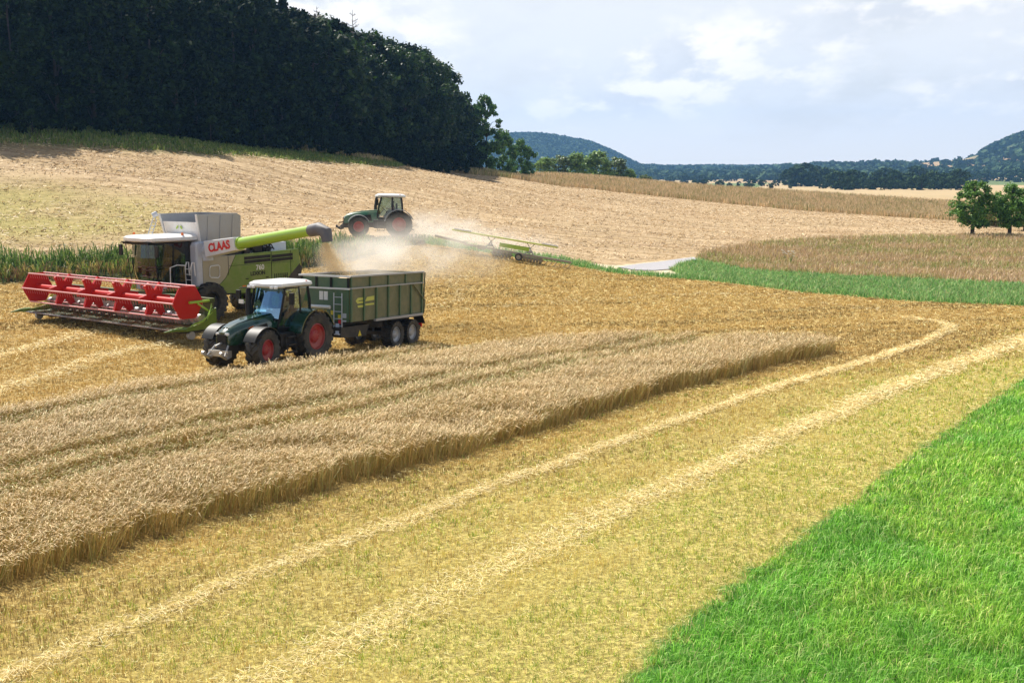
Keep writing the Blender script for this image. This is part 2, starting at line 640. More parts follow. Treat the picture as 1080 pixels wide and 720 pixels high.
# lower stubble
lowc = t.mix(t.rng(n_f, 0.33, 0.68), (0.16, 0.10, 0.03), (0.46, 0.30, 0.095))
lowc = t.mix(t.rng(n_m, 0.4, 0.65, 0, 0.5), lowc, (0.38, 0.24, 0.07))
frc = t.mix(t.rng(n_f, 0.33, 0.68), (0.20, 0.16, 0.045), (0.58, 0.49, 0.15))
lowc = t.mix(t.attr('front'), lowc, frc)
col = t.mix(zone('lower', 0.4), tan, lowc)
grn = t.mix(n_f, (0.035, 0.10, 0.012), (0.09, 0.24, 0.03))
col = t.mix(zone('margin', 2.5, 2.0), col, t.mix(clod, (0.10, 0.11, 0.03), (0.24, 0.24, 0.08)))
col = t.mix(zone('meadow', 0.5), col, t.mix(n_f, (0.16, 0.11, 0.055), (0.34, 0.25, 0.13)))
col = t.mix(zone('gravel', 0.2, 0.4), col, t.mix(n_f, (0.48, 0.40, 0.26), (0.74, 0.64, 0.44)))
col = t.mix(zone('verge', 0.2, 0.4), col, grn)
col = t.mix(zone('weed', 0.4), col, (0.06, 0.07, 0.025))
col = t.mix(zone('strip', 0.5), col, t.mix(n_f, (0.17, 0.115, 0.055), (0.38, 0.27, 0.14)))
col = t.mix(zone('grass', 0.25, 0.7), col, t.mix(n_f, (0.04, 0.11, 0.014), (0.08, 0.22, 0.03)))
# the far valley: a patchwork of harvested, green and ploughed fields
vr = t.n('ShaderNodeTexVoronoi', feature='F1')
t.put(vr.inputs['Vector'], t.mapping(P, (0.0042, 0.0026, 0.0), (0, 0, 0.35)))
vr.inputs['Scale'].default_value = 1.0
sep = t.n('ShaderNodeSeparateColor')
t.put(sep.inputs[0], vr.outputs['Color'])
fc = t.mix(t.rng(sep.outputs[0], 0.44, 0.46, smooth=False), (0.45, 0.33, 0.18), (0.10, 0.16, 0.05))
fc = t.mix(t.rng(sep.outputs[1], 0.66, 0.68, smooth=False), fc, (0.36, 0.24, 0.13))
fc = t.mix(t.rng(t.noise(P, 0.05, 4), 0.35, 0.7, 0, 0.4), fc, (0.30, 0.24, 0.12))
sepP = t.n('ShaderNodeSeparateXYZ')
t.put(sepP.inputs[0], P)
fc = t.mix(t.attr('hill'), fc, (0.04, 0.07, 0.025))
col = t.mix(t.rng(sepP.outputs[1], 330, 420), col, fc)
b = t.bsdf(col, 0.95, 0, 0.15)
bp = t.n('ShaderNodeBump')
bp.inputs['Strength'].default_value = 0.9
bp.inputs['Distance'].default_value = 0.12
t.put(bp.inputs['Height'], t.math('ADD', t.math('MULTIPLY', clod, 0.8), t.math('MULTIPLY', n_f, 0.5)))
t.put(b.inputs['Normal'], bp.outputs[0])
me.materials.append(t.finish(b.outputs[0]))
g = bpy.data.objects.new('ground', me)
COL.objects.link(g)
g['kind'] = 'structure'

# asphalt lane seen at the end of the tan field
t = NT('worn_asphalt')
n1 = t.noise(t.pos(), 3, 6, 0.7)
b = t.bsdf(t.mix(n1, (0.27, 0.255, 0.265), (0.44, 0.42, 0.42)), 0.85)
ASPH = t.finish(b.outputs[0])
rp = POLY_ROAD
top = [(x, y, tz(x, y) + 0.07) for x, y in rp]
m = MB()
nrp = len(rp)
m.add(top + [(x, y, z - 0.3) for x, y, z in top], [tuple(range(nrp))] + [(i, (i + 1) % nrp, nrp + (i + 1) % nrp, nrp + i) for i in range(nrp)])
ro = m.build('road', ASPH)
ro['kind'] = 'structure'

# ================================================================== ground vegetation (uncountable: stuff)
M_STRAW = leafmat('dry_straw', 0.14, 0.6, 0.25, vary=0.2, scale=0.3)
M_GRASS = leafmat('green_blade', 0.4, 0.5, 0.22, vary=0.3, scale=0.5)
M_WEED = leafmat('weed_leaf', 0.35, 0.55, 0.3, vary=0.3, scale=0.4)
M_TREE = leafmat('tree_leaf', 0.32, 0.5, 0.3, vary=0.18, scale=0.3)


def stuff(name, parts, mat):
    V, T, C = join(parts)
    o = link(name, soup(name, V, T, C, mat))
    o['kind'] = 'stuff'
    return o


# ---- standing barley
def barley():
    P = scatter(POLY_BARLEY, 400, 30, 0.8)
    e = sdf(P, POLY_BARLEY)
    # wheel tracks and lodged patches inside the crop
    tr = np.full(len(P), 9.0)
    for off in (5.2, 7.0, 12.5):
        ln = bar_near + np.array([-0.50, 0.86]) * off
        tr = np.minimum(tr, segdist(P, ln[::3], False))
    keep = (tr > 0.30) | (RNG.random(len(P)) < 0.35)
    rag = 0.55 * fbm(P[:, 0] * 0.8, P[:, 1] * 0.8, 21) + 0.45 * fbm(P[:, 0] * 3.2, P[:, 1] * 3.2, 23)
    keep &= (e > (rag - 0.45) * 2.2 + 0.1 + RNG.normal(0, 0.10, len(P)))
    P, tr, e = P[keep], tr[keep], e[keep]
    n = len(P)
    D = np.hypot(P[:, 0], P[:, 1])
    G = ground_pts(P)
    lod = 0.62 + 0.4 * np.clip(D / 34, 0.5, 1.4)
    lodge = sstep(0.5, 0.66, fbm(P[:, 0] / 2.6, P[:, 1] / 1.6, 31))
    h = (0.63 + 0.10 * (fbm(P[:, 0] / 3, P[:, 1] / 3, 8) - 0.47) * 2 + RNG.normal(0, 0.06, n)) * (1 - 0.25 * lodge) * np.where(tr < 0.55, 0.75, 1)
    ta = 0.35 + RNG.normal(0, 0.7, n) + (fbm(P[:, 0] / 1.7, P[:, 1] / 1.7, 33) - 0.47) * 5.0
    ta = np.where(RNG.random(n) < 0.25, RNG.uniform(0, 2 * PI, n), ta)
    az = RNG.uniform(0, PI, n)
    W = np.c_[np.cos(az), np.sin(az), np.zeros(n)]
    T_ = np.c_[np.cos(ta), np.sin(ta), np.zeros(n)]
    fringe = sstep(0.7, 0.05, e) * (RNG.random(n) < 0.5)
    lean = RNG.uniform(0.02, 0.28, n) + 0.2 * lodge + fringe * RNG.uniform(0, 0.75, n)
    up = np.array([0, 0, 1.0])
    s0 = G
    s1 = G + T_ * (lean * h * 0.8)[:, None] + up * (h * 0.86)[:, None]
    el = RNG.uniform(0.15, 0.26, n) * np.clip(D / 30, 0.9, 1.3)
    dr = RNG.uniform(-0.9, 0.55, n)
    s2 = s1 + T_ * (el * 0.55)[:, None] + up * (el * 0.32 * (1 - dr))[:, None]
    s3 = s1 + T_ * (el * 1.15)[:, None] + up * (el * (0.25 - 0.9 * np.maximum(dr, -.2)))[:, None]
    ws, we = (0.0062 * lod)[:, None] * W, (0.0078 * lod)[:, None] * W
    V = np.stack([s0 - ws, s0 + ws, s1 - ws * .8, s1 + ws * .8, s2 - we, s2 + we, s3], 1).reshape(-1, 3)
    o = (np.arange(n) * 7)[:, None]
    T = np.concatenate([o + q for q in ([0, 1, 3], [0, 3, 2], [2, 3, 5], [2, 5, 4], [4, 5, 6])], 0)
    stem = pal(n, [(0.50, 0.34, 0.12), (0.42, 0.29, 0.10), (0.36, 0.33, 0.10)], 0.15)
    ear = pal(n, [(0.68, 0.485, 0.25), (0.54, 0.375, 0.18), (0.86, 0.66, 0.38), (0.46, 0.32, 0.13)], 0.18)
    grn = (tr < 0.6) & (RNG.random(n) < 0.35)
    ear[grn] = (0.30, 0.33, 0.09)
    C = np.stack([stem, stem, stem, stem, ear, ear, ear * 1.06], 1).reshape(-1, 3)
    # leaves and broken straw low in the crop
    k = RNG.random(n) < 0.3
    Bv = blades(G[k] + [0, 0, 0.02], RNG.uniform(0.25, 0.6, k.sum()), 0.016 * lod[k], RNG.uniform(0.2, 0.9, k.sum()), pal(k.sum(), [(0.44, 0.31, 0.10), (0.30, 0.27, 0.07), (0.52, 0.38, 0.15)], 0.2))
    stuff('barley', [(V, T, np.clip(C, 0, .95)), Bv], M_STRAW)
    print('barley', n)


barley()


# ---- stubble of the lower field
def tufts(P, nb, hlo, hhi, w, cols, wts=None, spread=0.05, bend=(0.0, 0.5), lift=0.0):
    G = np.repeat(P, nb, 0) + RNG.normal(0, spread, (len(P) * nb, 2))
    n = len(G)
    D = np.hypot(G[:, 0], G[:, 1])
    G3 = np.c_[G, terrain(G[:, 0], G[:, 1]) + lift - 0.01]
    ww = w * np.clip(D / 25, 0.8, 3.2)
    return blades(G3, RNG.uniform(hlo, hhi, n), ww, RNG.uniform(*bend, n), pal(n, cols, 0.15, wts))


def flat_straw(P, L, w, cols, zr=0.06):
    """Cut straws lying about on the stubble."""
    n = len(P)
    D = np.hypot(P[:, 0], P[:, 1])
    k = np.clip(D / 25, 0.8, 3.0)
    a = RNG.uniform(0, PI, n)
    d = np.c_[np.cos(a), np.sin(a), RNG.normal(0, 0.22, n)] * (L * RNG.uniform(0.5, 1.2, n) * np.sqrt(k))[:, None] / 2
    s = np.c_[-np.sin(a), np.cos(a), RNG.normal(0, 0.5, n)] * (w * k)[:, None] / 2
    c = np.c_[P, terrain(P[:, 0], P[:, 1]) + RNG.uniform(0.015, 1, n) * zr + 0.02]
    V = np.stack([c - d - s, c - d + s, c + d + s, c + d - s], 1).reshape(-1, 3)
    o = (np.arange(n) * 4)[:, None]
    return V, np.concatenate([o + [0, 1, 2], o + [0, 2, 3]], 0), np.repeat(pal(n, cols, 0.12), 4, 0)


def stubble():
    P = scatter(POLY_LOWER, 190, 20, 1.35)
    P = P[(sdf(P, POLY_BARLEY) < -0.0) & (sdf(P, POLY_GRASS) < 0.1)]
    fr = front_side(P)
    isf = RNG.random(len(P)) < fr
    rowmod = np.sin((P[:, 0] * 0.8 + P[:, 1] * -0.6 + 0.25 * fbm(P[:, 0] / 3, P[:, 1] / 3, 46)) * 2 * PI / 0.34) * 0.5 + 0.5
    near = np.full(len(P), 9.0)
    for L in (LINE_A, LINE_B, LINE_C, LINE_D):
        near = np.minimum(near, segdist(P, L[::2], False))
    keep = (RNG.random(len(P)) < 0.25 + 0.75 * rowmod) & ((near > 0.42) | (RNG.random(len(P)) < 0.25))
    P, isf, near = P[keep], isf[keep], near[keep]
    green = fbm(P[:, 0] / 1.8, P[:, 1] / 1.8, 44) + 0.22 * np.sin((P[:, 0] * 0.86 - P[:, 1] * 0.5) / 1.4)
    gk = isf & (green > 0.30) & (RNG.random(len(P)) < 0.58)
    rot = math.radians(17)
    sx_, sy_ = P[:, 0] * math.cos(rot) + P[:, 1] * math.sin(rot), -P[:, 0] * math.sin(rot) + P[:, 1] * math.cos(rot)
    rowt = fbm(sx_ / 14, sy_ / 0.9, 47, 3) + 0.6 * (fbm(P[:, 0] / 9, P[:, 1] / 9, 49) - .47)
    dk = rowt < 0.42
    BACK = [(0.70, 0.495, 0.18), (0.60, 0.415, 0.14), (0.82, 0.62, 0.27), (0.48, 0.335, 0.105)]
    parts = [tufts(P[~isf & dk], 4, 0.06, 0.15, 0.011, [tuple(v * .62 for v in c) for c in BACK]),
             tufts(P[isf & ~gk], 4, 0.06, 0.19, 0.0075, [(0.88, 0.72, 0.24), (0.76, 0.62, 0.18), (0.93, 0.80, 0.38), (0.66, 0.57, 0.12), (0.74, 0.54, 0.26)]),
             tufts(P[gk], 4, 0.05, 0.16, 0.011, [(0.52, 0.58, 0.075), (0.66, 0.67, 0.12), (0.36, 0.48, 0.06), (0.22, 0.38, 0.045)], bend=(0.2, 1.0)),
             tufts(P[~isf & ~dk], 4, 0.06, 0.15, 0.011, BACK)]
    print('stubble', len(P))
    stuff('stubble', parts, M_STRAW)


stubble()


def straw():
    parts = []
    P = scatter(POLY_LOWER, 80, 22, 1.3)
    P = P[(sdf(P, POLY_BARLEY) < -0.1) & (sdf(P, POLY_GRASS) < 0.1)]
    parts.append(flat_straw(P, 0.14, 0.006, [(0.90, 0.75, 0.34), (0.80, 0.64, 0.24), (0.70, 0.52, 0.17)], 0.1))
    for L, wd, dens, pale in ((LINE_A, 0.16, 1150, 1), (LINE_B, 0.30, 1000, 1.03), (LINE_C, 0.36, 320, 1), (LINE_D, 0.32, 280, 1), (LINE_E, 0.3, 90, .75), (LINE_F, 0.35, 60, .65)):
        seg = np.diff(L, axis=0)
        ln = np.hypot(seg[:, 0], seg[:, 1])
        n = int(ln.sum() * dens * wd)
        i = RNG.choice(len(seg), n, p=ln / ln.sum())
        q = L[i] + seg[i] * RNG.random((n, 1))
        nrm = np.c_[-seg[i, 1], seg[i, 0]] / ln[i][:, None]
        wv = wd * (0.6 + 0.9 * fbm(q[:, 0] * 0.8, q[:, 1] * 0.8, 61))
        q = q + nrm * (RNG.normal(0, 1, n) * wv)[:, None] + nrm * ((fbm(q[:, 0] / 3, q[:, 1] / 3, 66) - 0.47) * 0.6)[:, None]
        q = q[(np.abs(q[:, 0]) < 0.47 * q[:, 1] + 6.5) & (q[:, 1] > 8.5)]
        q = q[sdf(q, POLY_BARLEY) < -0.1]
        parts.append(flat_straw(q, 0.17, 0.008, [(0.90 * pale, 0.76 * pale, 0.42 * pale), (0.82 * pale, 0.66 * pale, 0.32 * pale), (0.72 * pale, 0.54 * pale, 0.22 * pale)], 0.12))
    stuff('straw', parts, M_STRAW)


straw()


def green_grass():
    P = scatter(POLY_GRASS, 640, 17, 1.25)
    e = sdf(P, POLY_GRASS)
    P = P[e > (fbm(P[:, 0] * 1.5, P[:, 1] * 1.5, 71) - 0.47) * 1.3 + np.minimum(RNG.normal(0, 0.18, len(P)), 0.3)]
    n = len(P)
    G = ground_pts(P)
    D = np.hypot(P[:, 0], P[:, 1])
    k = np.clip(D / 17, 0.8, 2.2)
    cl = fbm(P[:, 0] / 0.9, P[:, 1] / 0.9, 74)
    ta = 0.4 + 2 * PI * (fbm(P[:, 0] / 0.5, P[:, 1] / 0.5, 77) - .47) * 1.4 + RNG.normal(0, 1.1, n)
    e2 = np.clip(sdf(P, POLY_GRASS) / 0.6, 0.55, 1)
    h = RNG.uniform(0.12, 0.34, n) * (0.65 + 0.7 * cl) * e2
    hue = sstep(0.35, 0.62, fbm(P[:, 0] / 2.2, P[:, 1] / 2.2, 79))[:, None]
    C = pal(n, [(0.20, 0.47, 0.055), (0.28, 0.58, 0.08), (0.12, 0.34, 0.035), (0.52, 0.70, 0.22)], 0.2, [.38, .3, .2, .12]) * (1 + hue * [0.45, 0.12, 0.1])
    V, T, C2 = blades(G, h, 0.013 * k, RNG.uniform(0.3, 1.15, n), C, ta=ta)
    q = scatter(POLY_GRASS, 26, 17, 1.2)
    dry = tufts(q, 1, 0.2, 0.36, 0.010, [(0.55, 0.55, 0.22), (0.62, 0.50, 0.26)], bend=(0.3, 1.2))
    print('grass', n)
    stuff('green_grass', [(V, T, C2), dry], M_GRASS)


green_grass()


def verge():
    P = scatter(POLY_VERGE, 22, 80, 1.0)
    stuff('verge_grass', [tufts(P, 3, 0.2, 0.5, 0.014, [(0.21, 0.40, 0.11), (0.15, 0.31, 0.08), (0.31, 0.47, 0.16), (0.40, 0.44, 0.18)], spread=0.1, bend=(0.2, 0.9))], M_GRASS)
    P = scatter(POLY_MEADOW, 13, 90, 1.0)
    n2 = fbm(P[:, 0] / 9, P[:, 1] / 5, 81)
    gk = (n2 > 0.47) & (RNG.random(len(P)) < 0.6)
    parts = [tufts(P[~gk], 3, 0.35, 0.75, 0.014, [(0.62, 0.45, 0.27), (0.50, 0.35, 0.20), (0.72, 0.55, 0.35), (0.52, 0.43, 0.17)], spread=0.12, bend=(0.1, 0.7)),
             tufts(P[gk], 3, 0.3, 0.6, 0.016, [(0.38, 0.39, 0.11), (0.28, 0.34, 0.09), (0.48, 0.44, 0.17)], spread=0.12, bend=(0.2, 0.8))]
    stuff('meadow_grass', parts, M_STRAW)


verge()


def strip_crop():
    P = scatter(POLY_STRIP, 7.5, 190, 1.0)
    n2 = fbm(P[:, 0] / 14, P[:, 1] / 14, 84)
    gk = RNG.random(len(P)) < np.where(P[:, 0] < 0, 0.55, 0.2) * (0.5 + n2)
    parts = [tufts(P[~gk], 3, 0.6, 1.15, 0.022, [(0.68, 0.51, 0.28), (0.56, 0.42, 0.23), (0.78, 0.60, 0.37)], spread=0.2, bend=(0.0, 0.5)),
             tufts(P[gk], 3, 0.6, 1.2, 0.026, [(0.32, 0.31, 0.11), (0.42, 0.38, 0.16), (0.24, 0.25, 0.08)], spread=0.2, bend=(0.0, 0.6))]
    stuff('uncut_crop', parts, M_STRAW)


strip_crop()


def margin():
    P = scatter(POLY_MARGIN, 6, 150, 1.0)
    P = P[P[:, 1] < 235]
    stuff('margin_grass', [tufts(P, 3, 0.2, 0.6, 0.03, [(0.20, 0.27, 0.06), (0.30, 0.32, 0.10), (0.13, 0.21, 0.04)], spread=0.25, bend=(0.1, 0.8))], M_GRASS)


margin()


def worked_field():
    poly = np.r_[ppoly([(-200, 300), (130, 285), (345, 272), (450, 252), (620, 278), (735, 270), (800, 257), (1080, 249), (1200, 250)]),
                 strip_low[::-1], ppoly([(150, 150), (0, 146), (-200, 146)])]
    P = scatter(poly, 7.0, 110, 0.8)
    P = P[sdf(P, POLY_WEED) < 0]
    # stubble stumps and thrown straw left by the disc, thicker along the rows
    r = fbm((P[:, 0] + P[:, 1] * 0.24) * 0.05, (P[:, 1] - P[:, 0] * 0.24) * 0.55, 91)
    P = P[RNG.random(len(P)) < sstep(0.3, 0.6, r) * 0.9 + 0.1]
    a = flat_straw(P, 0.20, 0.020, [(0.62, 0.465, 0.265), (0.50, 0.365, 0.195), (0.76, 0.60, 0.37), (0.30, 0.21, 0.11)], 0.16)
    q = scatter(poly, 1.3, 110, 0.8)
    g = sdf(q, POLY_REGROW)
    up = tufts(q, 2, 0.06, 0.16, 0.02, [(0.62, 0.45, 0.24), (0.5, 0.35, 0.18)], spread=0.2)
    rg = q[(g > 0) & (RNG.random(len(q)) < 0.9)]
    gr = tufts(rg, 3, 0.06, 0.16, 0.014, [(0.30, 0.28, 0.07), (0.40, 0.34, 0.12)], spread=0.25, bend=(0.1, 0.8))
    stuff('chopped_straw', [a, up, gr], M_STRAW)


worked_field()


def weeds():
    P = scatter(POLY_WEED, 13, 80, 1.0)
    fr = segdist(P, ppoly(LOWER_TOP), False)          # distance from the stubble edge
    n = len(P)
    end = sstep(425, 335, CX + F * P[:, 0] / P[:, 1])
    tall = (fr > 1.6 + RNG.normal(0, 0.5, n))
    hgt = np.where(tall, RNG.uniform(1.0, 2.2, n), RNG.uniform(0.6, 1.6, n)) * (0.28 + 0.72 * end) * (0.8 + 0.4 * fbm(P[:, 0] / 1.5, P[:, 1] / 1.5, 95))
    px = CX + F * P[:, 0] / P[:, 1]
    brown = (~tall) & (RNG.random(n) < np.where(px > 120, 0.5, 0.55))
    parts = []
    for sel, cols in ((tall, [(0.085, 0.165, 0.03), (0.14, 0.23, 0.045), (0.22, 0.30, 0.07), (0.055, 0.11, 0.022)]),
                      (~tall & ~brown, [(0.10, 0.17, 0.035), (0.19, 0.25, 0.05), (0.30, 0.30, 0.07)]),
                      (brown, [(0.32, 0.24, 0.08), (0.22, 0.13, 0.07), (0.40, 0.34, 0.10)])):
        Q, hh = P[sel], hgt[sel]
        k = 7
        G = np.repeat(Q, k, 0) + RNG.normal(0, 0.16, (len(Q) * k, 2))
        H = np.repeat(hh, k)
        lift = RNG.uniform(0, 0.62, len(G)) * H
        G3 = np.c_[G, terrain(G[:, 0], G[:, 1]) + lift - 0.02]
        m = len(G)
        parts.append(blades(G3, np.maximum(0.25, (H - lift) * RNG.uniform(0.55, 1, m)), RNG.uniform(0.03, 0.075, m), RNG.uniform(0.1, 1.0, m), pal(m, cols, 0.2)))
    stuff('tall_weeds', parts, M_WEED)


weeds()
# ================================================================== trees
M_WOOD = leafmat('wood_leaf', 0.08, 0.75, 0.08, vary=0.18, scale=0.3)
M_FARLEAF = leafmat('far_leaf', 0.05, 0.8, 0.05, vary=0.18, scale=0.01)
M_BARK = paint('bark', (0.05, 0.038, 0.03), 0.9, dust=0.0)


def crown_mesh(name, seed, height, base, rad, nclump, nleaf, leaf, cols, shape='round', droop=0.25, fill=0.35, mat=None):
    """Leaves gathered in many clumps spread through a crown volume that starts at `base` and ends at `height`."""
    r = np.random.default_rng(seed)
    hh = height - base
    cz, cr, cc = [], [], []
    while len(cc) < nclump:
        u = r.random()
        if shape == 'round':
            prof = math.sqrt(max(0.02, 1 - (2 * u - 0.92) ** 2 / 1.18))
        elif shape == 'edge':                      # foliage right down to the ground
            prof = (0.80 + 0.25 * math.sin(u * 5 + seed)) * math.sqrt(max(0.03, 1 - max(0, u - 0.25) ** 2 / 0.5625))
        else:                                      # conifer
            prof = max(0.06, (1 - u) ** 0.85)
        a = r.uniform(0, 2 * PI)
        lob = 1 + 0.22 * math.sin(3 * a + seed) * math.sin(4 * u + seed * 1.7) + 0.14 * math.sin(5 * a + 2.1 * seed)
        d = (fill + (1 - fill) * r.random() ** 0.5) * prof * rad * lob
        cc.append((d * math.cos(a), d * math.sin(a), base + hh * u * 0.97))
        cr.append(r.uniform(0.55, 1.25))
    cc, cr = np.array(cc), np.array(cr)
    csz = rad * (0.26 if shape != 'conifer' else 0.2) * cr
    tint = r.normal(1, 0.16, nclump)
    n = nclump * nleaf
    ci = np.repeat(np.arange(nclump), nleaf)
    dv = r.normal(0, 1, (n, 3))
    dv /= np.linalg.norm(dv, axis=1)[:, None]
    dv[:, 2] = dv[:, 2] * 0.75 + 0.12
    rr = r.random(n) ** 0.45
    pos = cc[ci] + dv * (rr * csz[ci])[:, None]
    pos[:, 2] = np.clip(pos[:, 2], 0.05, None)
    nrm = dv * 0.8 + r.normal(0, 0.55, (n, 3)) + [0, 0, 0.35]
    nrm /= np.linalg.norm(nrm, axis=1)[:, None]
    q = r.normal(0, 1, (n, 3))
    uu = np.cross(nrm, q)
    uu /= np.linalg.norm(uu, axis=1)[:, None]
    ww = np.cross(nrm, uu)
    s = leaf * r.uniform(0.6, 1.3, n)[:, None]
    V = np.stack([pos - uu * s * .5, pos - ww * s * .32 - nrm * s * 0.08, pos + uu * s * .55 - nrm * s * droop, pos + ww * s * .32 - nrm * s * 0.08], 1).reshape(-1, 3)
    o = (np.arange(n) * 4)[:, None]
    T = o + [0, 1, 2, 3]
    cols = np.array(cols, float)
    C = cols[r.choice(len(cols), n)] * tint[ci][:, None] * r.normal(1, 0.12, n)[:, None]
    return soup(name, V, T, np.repeat(np.clip(C, 0.004, 0.6), 4, 0), mat or M_TREE), cc


def trunk_mb(height, r0, cc, nlimb, seed, crown_base):
    rr = random.Random(seed)
    m = MB()
    lx, ly = rr.uniform(-.03, .03) * height, rr.uniform(-.03, .03) * height
    pts = [(lx * u * u, ly * u * u, -0.3 + (height * 0.82 + 0.3) * u) for u in (0, .06, .2, .4, .6, .8, 1)]
    m.tube(pts, [r0 * 1.45, r0 * 1.1, r0, r0 * .8, r0 * .55, r0 * .32, r0 * .1], 9)
    idx = rr.sample(range(len(cc)), min(nlimb, len(cc)))
    for i in idx:
        c = cc[i]
        z0 = max(crown_base * 0.75, min(c[2] - 0.15 * height, height * 0.7))
        u = (z0 + 0.3) / (height * 0.82 + 0.3)
        p0 = Vector((lx * u * u, ly * u * u, z0))
        p1 = Vector(c)
        mid = p0.lerp(p1, 0.5) + Vector((0, 0, 0.06 * height))
        m.tube([p0, mid, p1], [r0 * .38, r0 * .22, r0 * .06], 6)
    return m


def tree_proto(kind, seed, height, base, rad, nclump, nleaf, leaf, cols, shape, r0, nlimb=10, fill=0.35, mat=None):
    root = empty(kind, (0, 0, 0))
    me, cc = crown_mesh('crown', seed, height, base, rad, nclump, nleaf, leaf, cols, shape, fill=fill, mat=mat)
    link('crown', me, root)
    trunk_mb(height, r0, cc, nlimb, seed, base).build('trunk', M_BARK, root, smooth=50)
    return root


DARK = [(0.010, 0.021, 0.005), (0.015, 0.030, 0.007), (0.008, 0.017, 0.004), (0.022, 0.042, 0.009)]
used = {}


def place(proto, x, y, s=1.0, sz=None, rz=None, label=None, cat='tree', group=None, sink=0.1):
    first = proto.name not in used
    o = proto if first else copy_tree(proto)
    used[proto.name] = 1
    o.location = (x, y, tz(x, y) - sink)
    o.scale = (s, s, sz or s)
    o.rotation_euler = (0, 0, random.uniform(0, 2 * PI) if rz is None else rz)
    for k in ('label', 'category', 'group'):
        if k in o:
            del o[k]
    tag(o, label, cat, group)
    return o


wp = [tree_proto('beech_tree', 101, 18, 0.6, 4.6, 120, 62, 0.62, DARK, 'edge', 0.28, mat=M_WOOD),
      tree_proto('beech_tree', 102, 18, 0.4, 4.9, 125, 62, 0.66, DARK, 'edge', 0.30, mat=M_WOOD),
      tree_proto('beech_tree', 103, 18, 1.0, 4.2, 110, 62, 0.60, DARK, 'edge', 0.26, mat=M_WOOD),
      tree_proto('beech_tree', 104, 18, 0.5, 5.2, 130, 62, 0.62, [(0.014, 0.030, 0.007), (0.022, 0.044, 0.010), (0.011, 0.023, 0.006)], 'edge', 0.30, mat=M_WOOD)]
LITC = [(0.028, 0.062, 0.011), (0.04, 0.08, 0.014), (0.02, 0.045, 0.009)]  # lighter leaf greens stand in for the sunlit crowns
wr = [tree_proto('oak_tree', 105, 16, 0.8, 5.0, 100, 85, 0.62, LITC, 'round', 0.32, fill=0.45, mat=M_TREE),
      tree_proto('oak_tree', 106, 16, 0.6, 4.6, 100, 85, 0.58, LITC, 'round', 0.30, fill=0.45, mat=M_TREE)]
cp_ = tree_proto('spruce_tree', 110, 20, 1.2, 3.0, 130, 42, 0.55, [(0.010, 0.02, 0.008), (0.015, 0.028, 0.010)], 'conifer', 0.22, mat=M_WOOD)

edge_line = smooth_line(np.array([at(*c)[:2] for c in ((-330, 140, 108), (-160, 140, 114), (0, 141, 123), (150, 146, 132), (300, 159, 156), (400, 168, 182), (470, 175, 208), (522, 180, 238))]), 10)
seg = np.hypot(*np.diff(edge_line, axis=0).T)
cum = np.r_[0, np.cumsum(seg)]
TOPX = np.array([-400, 0, 240, 270, 300, 340, 390, 420, 445, 470, 490, 500, 506, 530], float)
TOPY = np.array([-30, -28, -12, -2, 8, 20, 34, 50, 60, 74, 92, 104, 112, 122], float)
WOOD = 'dark broadleaf tree in the shaded wood above the worked field'
k = 0
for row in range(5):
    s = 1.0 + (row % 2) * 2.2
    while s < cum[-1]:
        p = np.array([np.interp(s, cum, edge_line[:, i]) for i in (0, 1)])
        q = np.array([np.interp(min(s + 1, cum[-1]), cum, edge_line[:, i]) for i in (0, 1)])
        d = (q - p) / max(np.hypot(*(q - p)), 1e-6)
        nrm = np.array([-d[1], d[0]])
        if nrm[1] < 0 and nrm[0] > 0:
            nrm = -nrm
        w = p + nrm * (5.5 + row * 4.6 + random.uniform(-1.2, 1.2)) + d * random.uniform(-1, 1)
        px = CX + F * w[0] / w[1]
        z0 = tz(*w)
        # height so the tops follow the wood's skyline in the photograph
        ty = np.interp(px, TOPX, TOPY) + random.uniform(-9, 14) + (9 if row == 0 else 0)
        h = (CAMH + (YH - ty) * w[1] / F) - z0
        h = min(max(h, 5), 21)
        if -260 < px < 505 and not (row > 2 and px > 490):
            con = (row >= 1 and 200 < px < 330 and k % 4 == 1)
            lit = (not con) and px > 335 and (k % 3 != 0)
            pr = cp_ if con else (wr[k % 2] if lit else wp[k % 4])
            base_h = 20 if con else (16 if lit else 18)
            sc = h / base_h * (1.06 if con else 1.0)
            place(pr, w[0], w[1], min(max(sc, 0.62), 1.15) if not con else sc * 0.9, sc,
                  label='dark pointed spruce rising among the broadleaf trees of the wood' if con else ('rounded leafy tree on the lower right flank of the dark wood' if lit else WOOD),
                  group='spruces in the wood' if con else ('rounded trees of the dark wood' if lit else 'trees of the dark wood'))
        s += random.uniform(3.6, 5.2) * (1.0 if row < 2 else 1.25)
        k += 1

# undergrowth that closes the foot of the wood
MIDG = [(0.085, 0.18, 0.036), (0.12, 0.24, 0.048), (0.06, 0.13, 0.026)]
LIGHTG = [(0.19, 0.30, 0.075), (0.26, 0.38, 0.10), (0.14, 0.24, 0.055)]
up_ = tree_proto('elder_shrub', 120, 4.2, 0.1, 2.2, 46, 60, 0.42, DARK, 'edge', 0.07, 6, mat=M_WOOD)
s = 0
while s < cum[-1]:
    p = np.array([np.interp(s, cum, edge_line[:, i]) for i in (0, 1)])
    px = CX + F * p[0] / p[1]
    if -200 < px < 500:
        place(up_, p[0] + random.uniform(-1, 1), p[1] - 1.2 + random.uniform(-1, 1), random.uniform(.7, 1.2), label='low dark shrub at the foot of the shaded wood', cat='shrub', group='shrubs at the foot of the wood')
    s += random.uniform(3.4, 5.4)

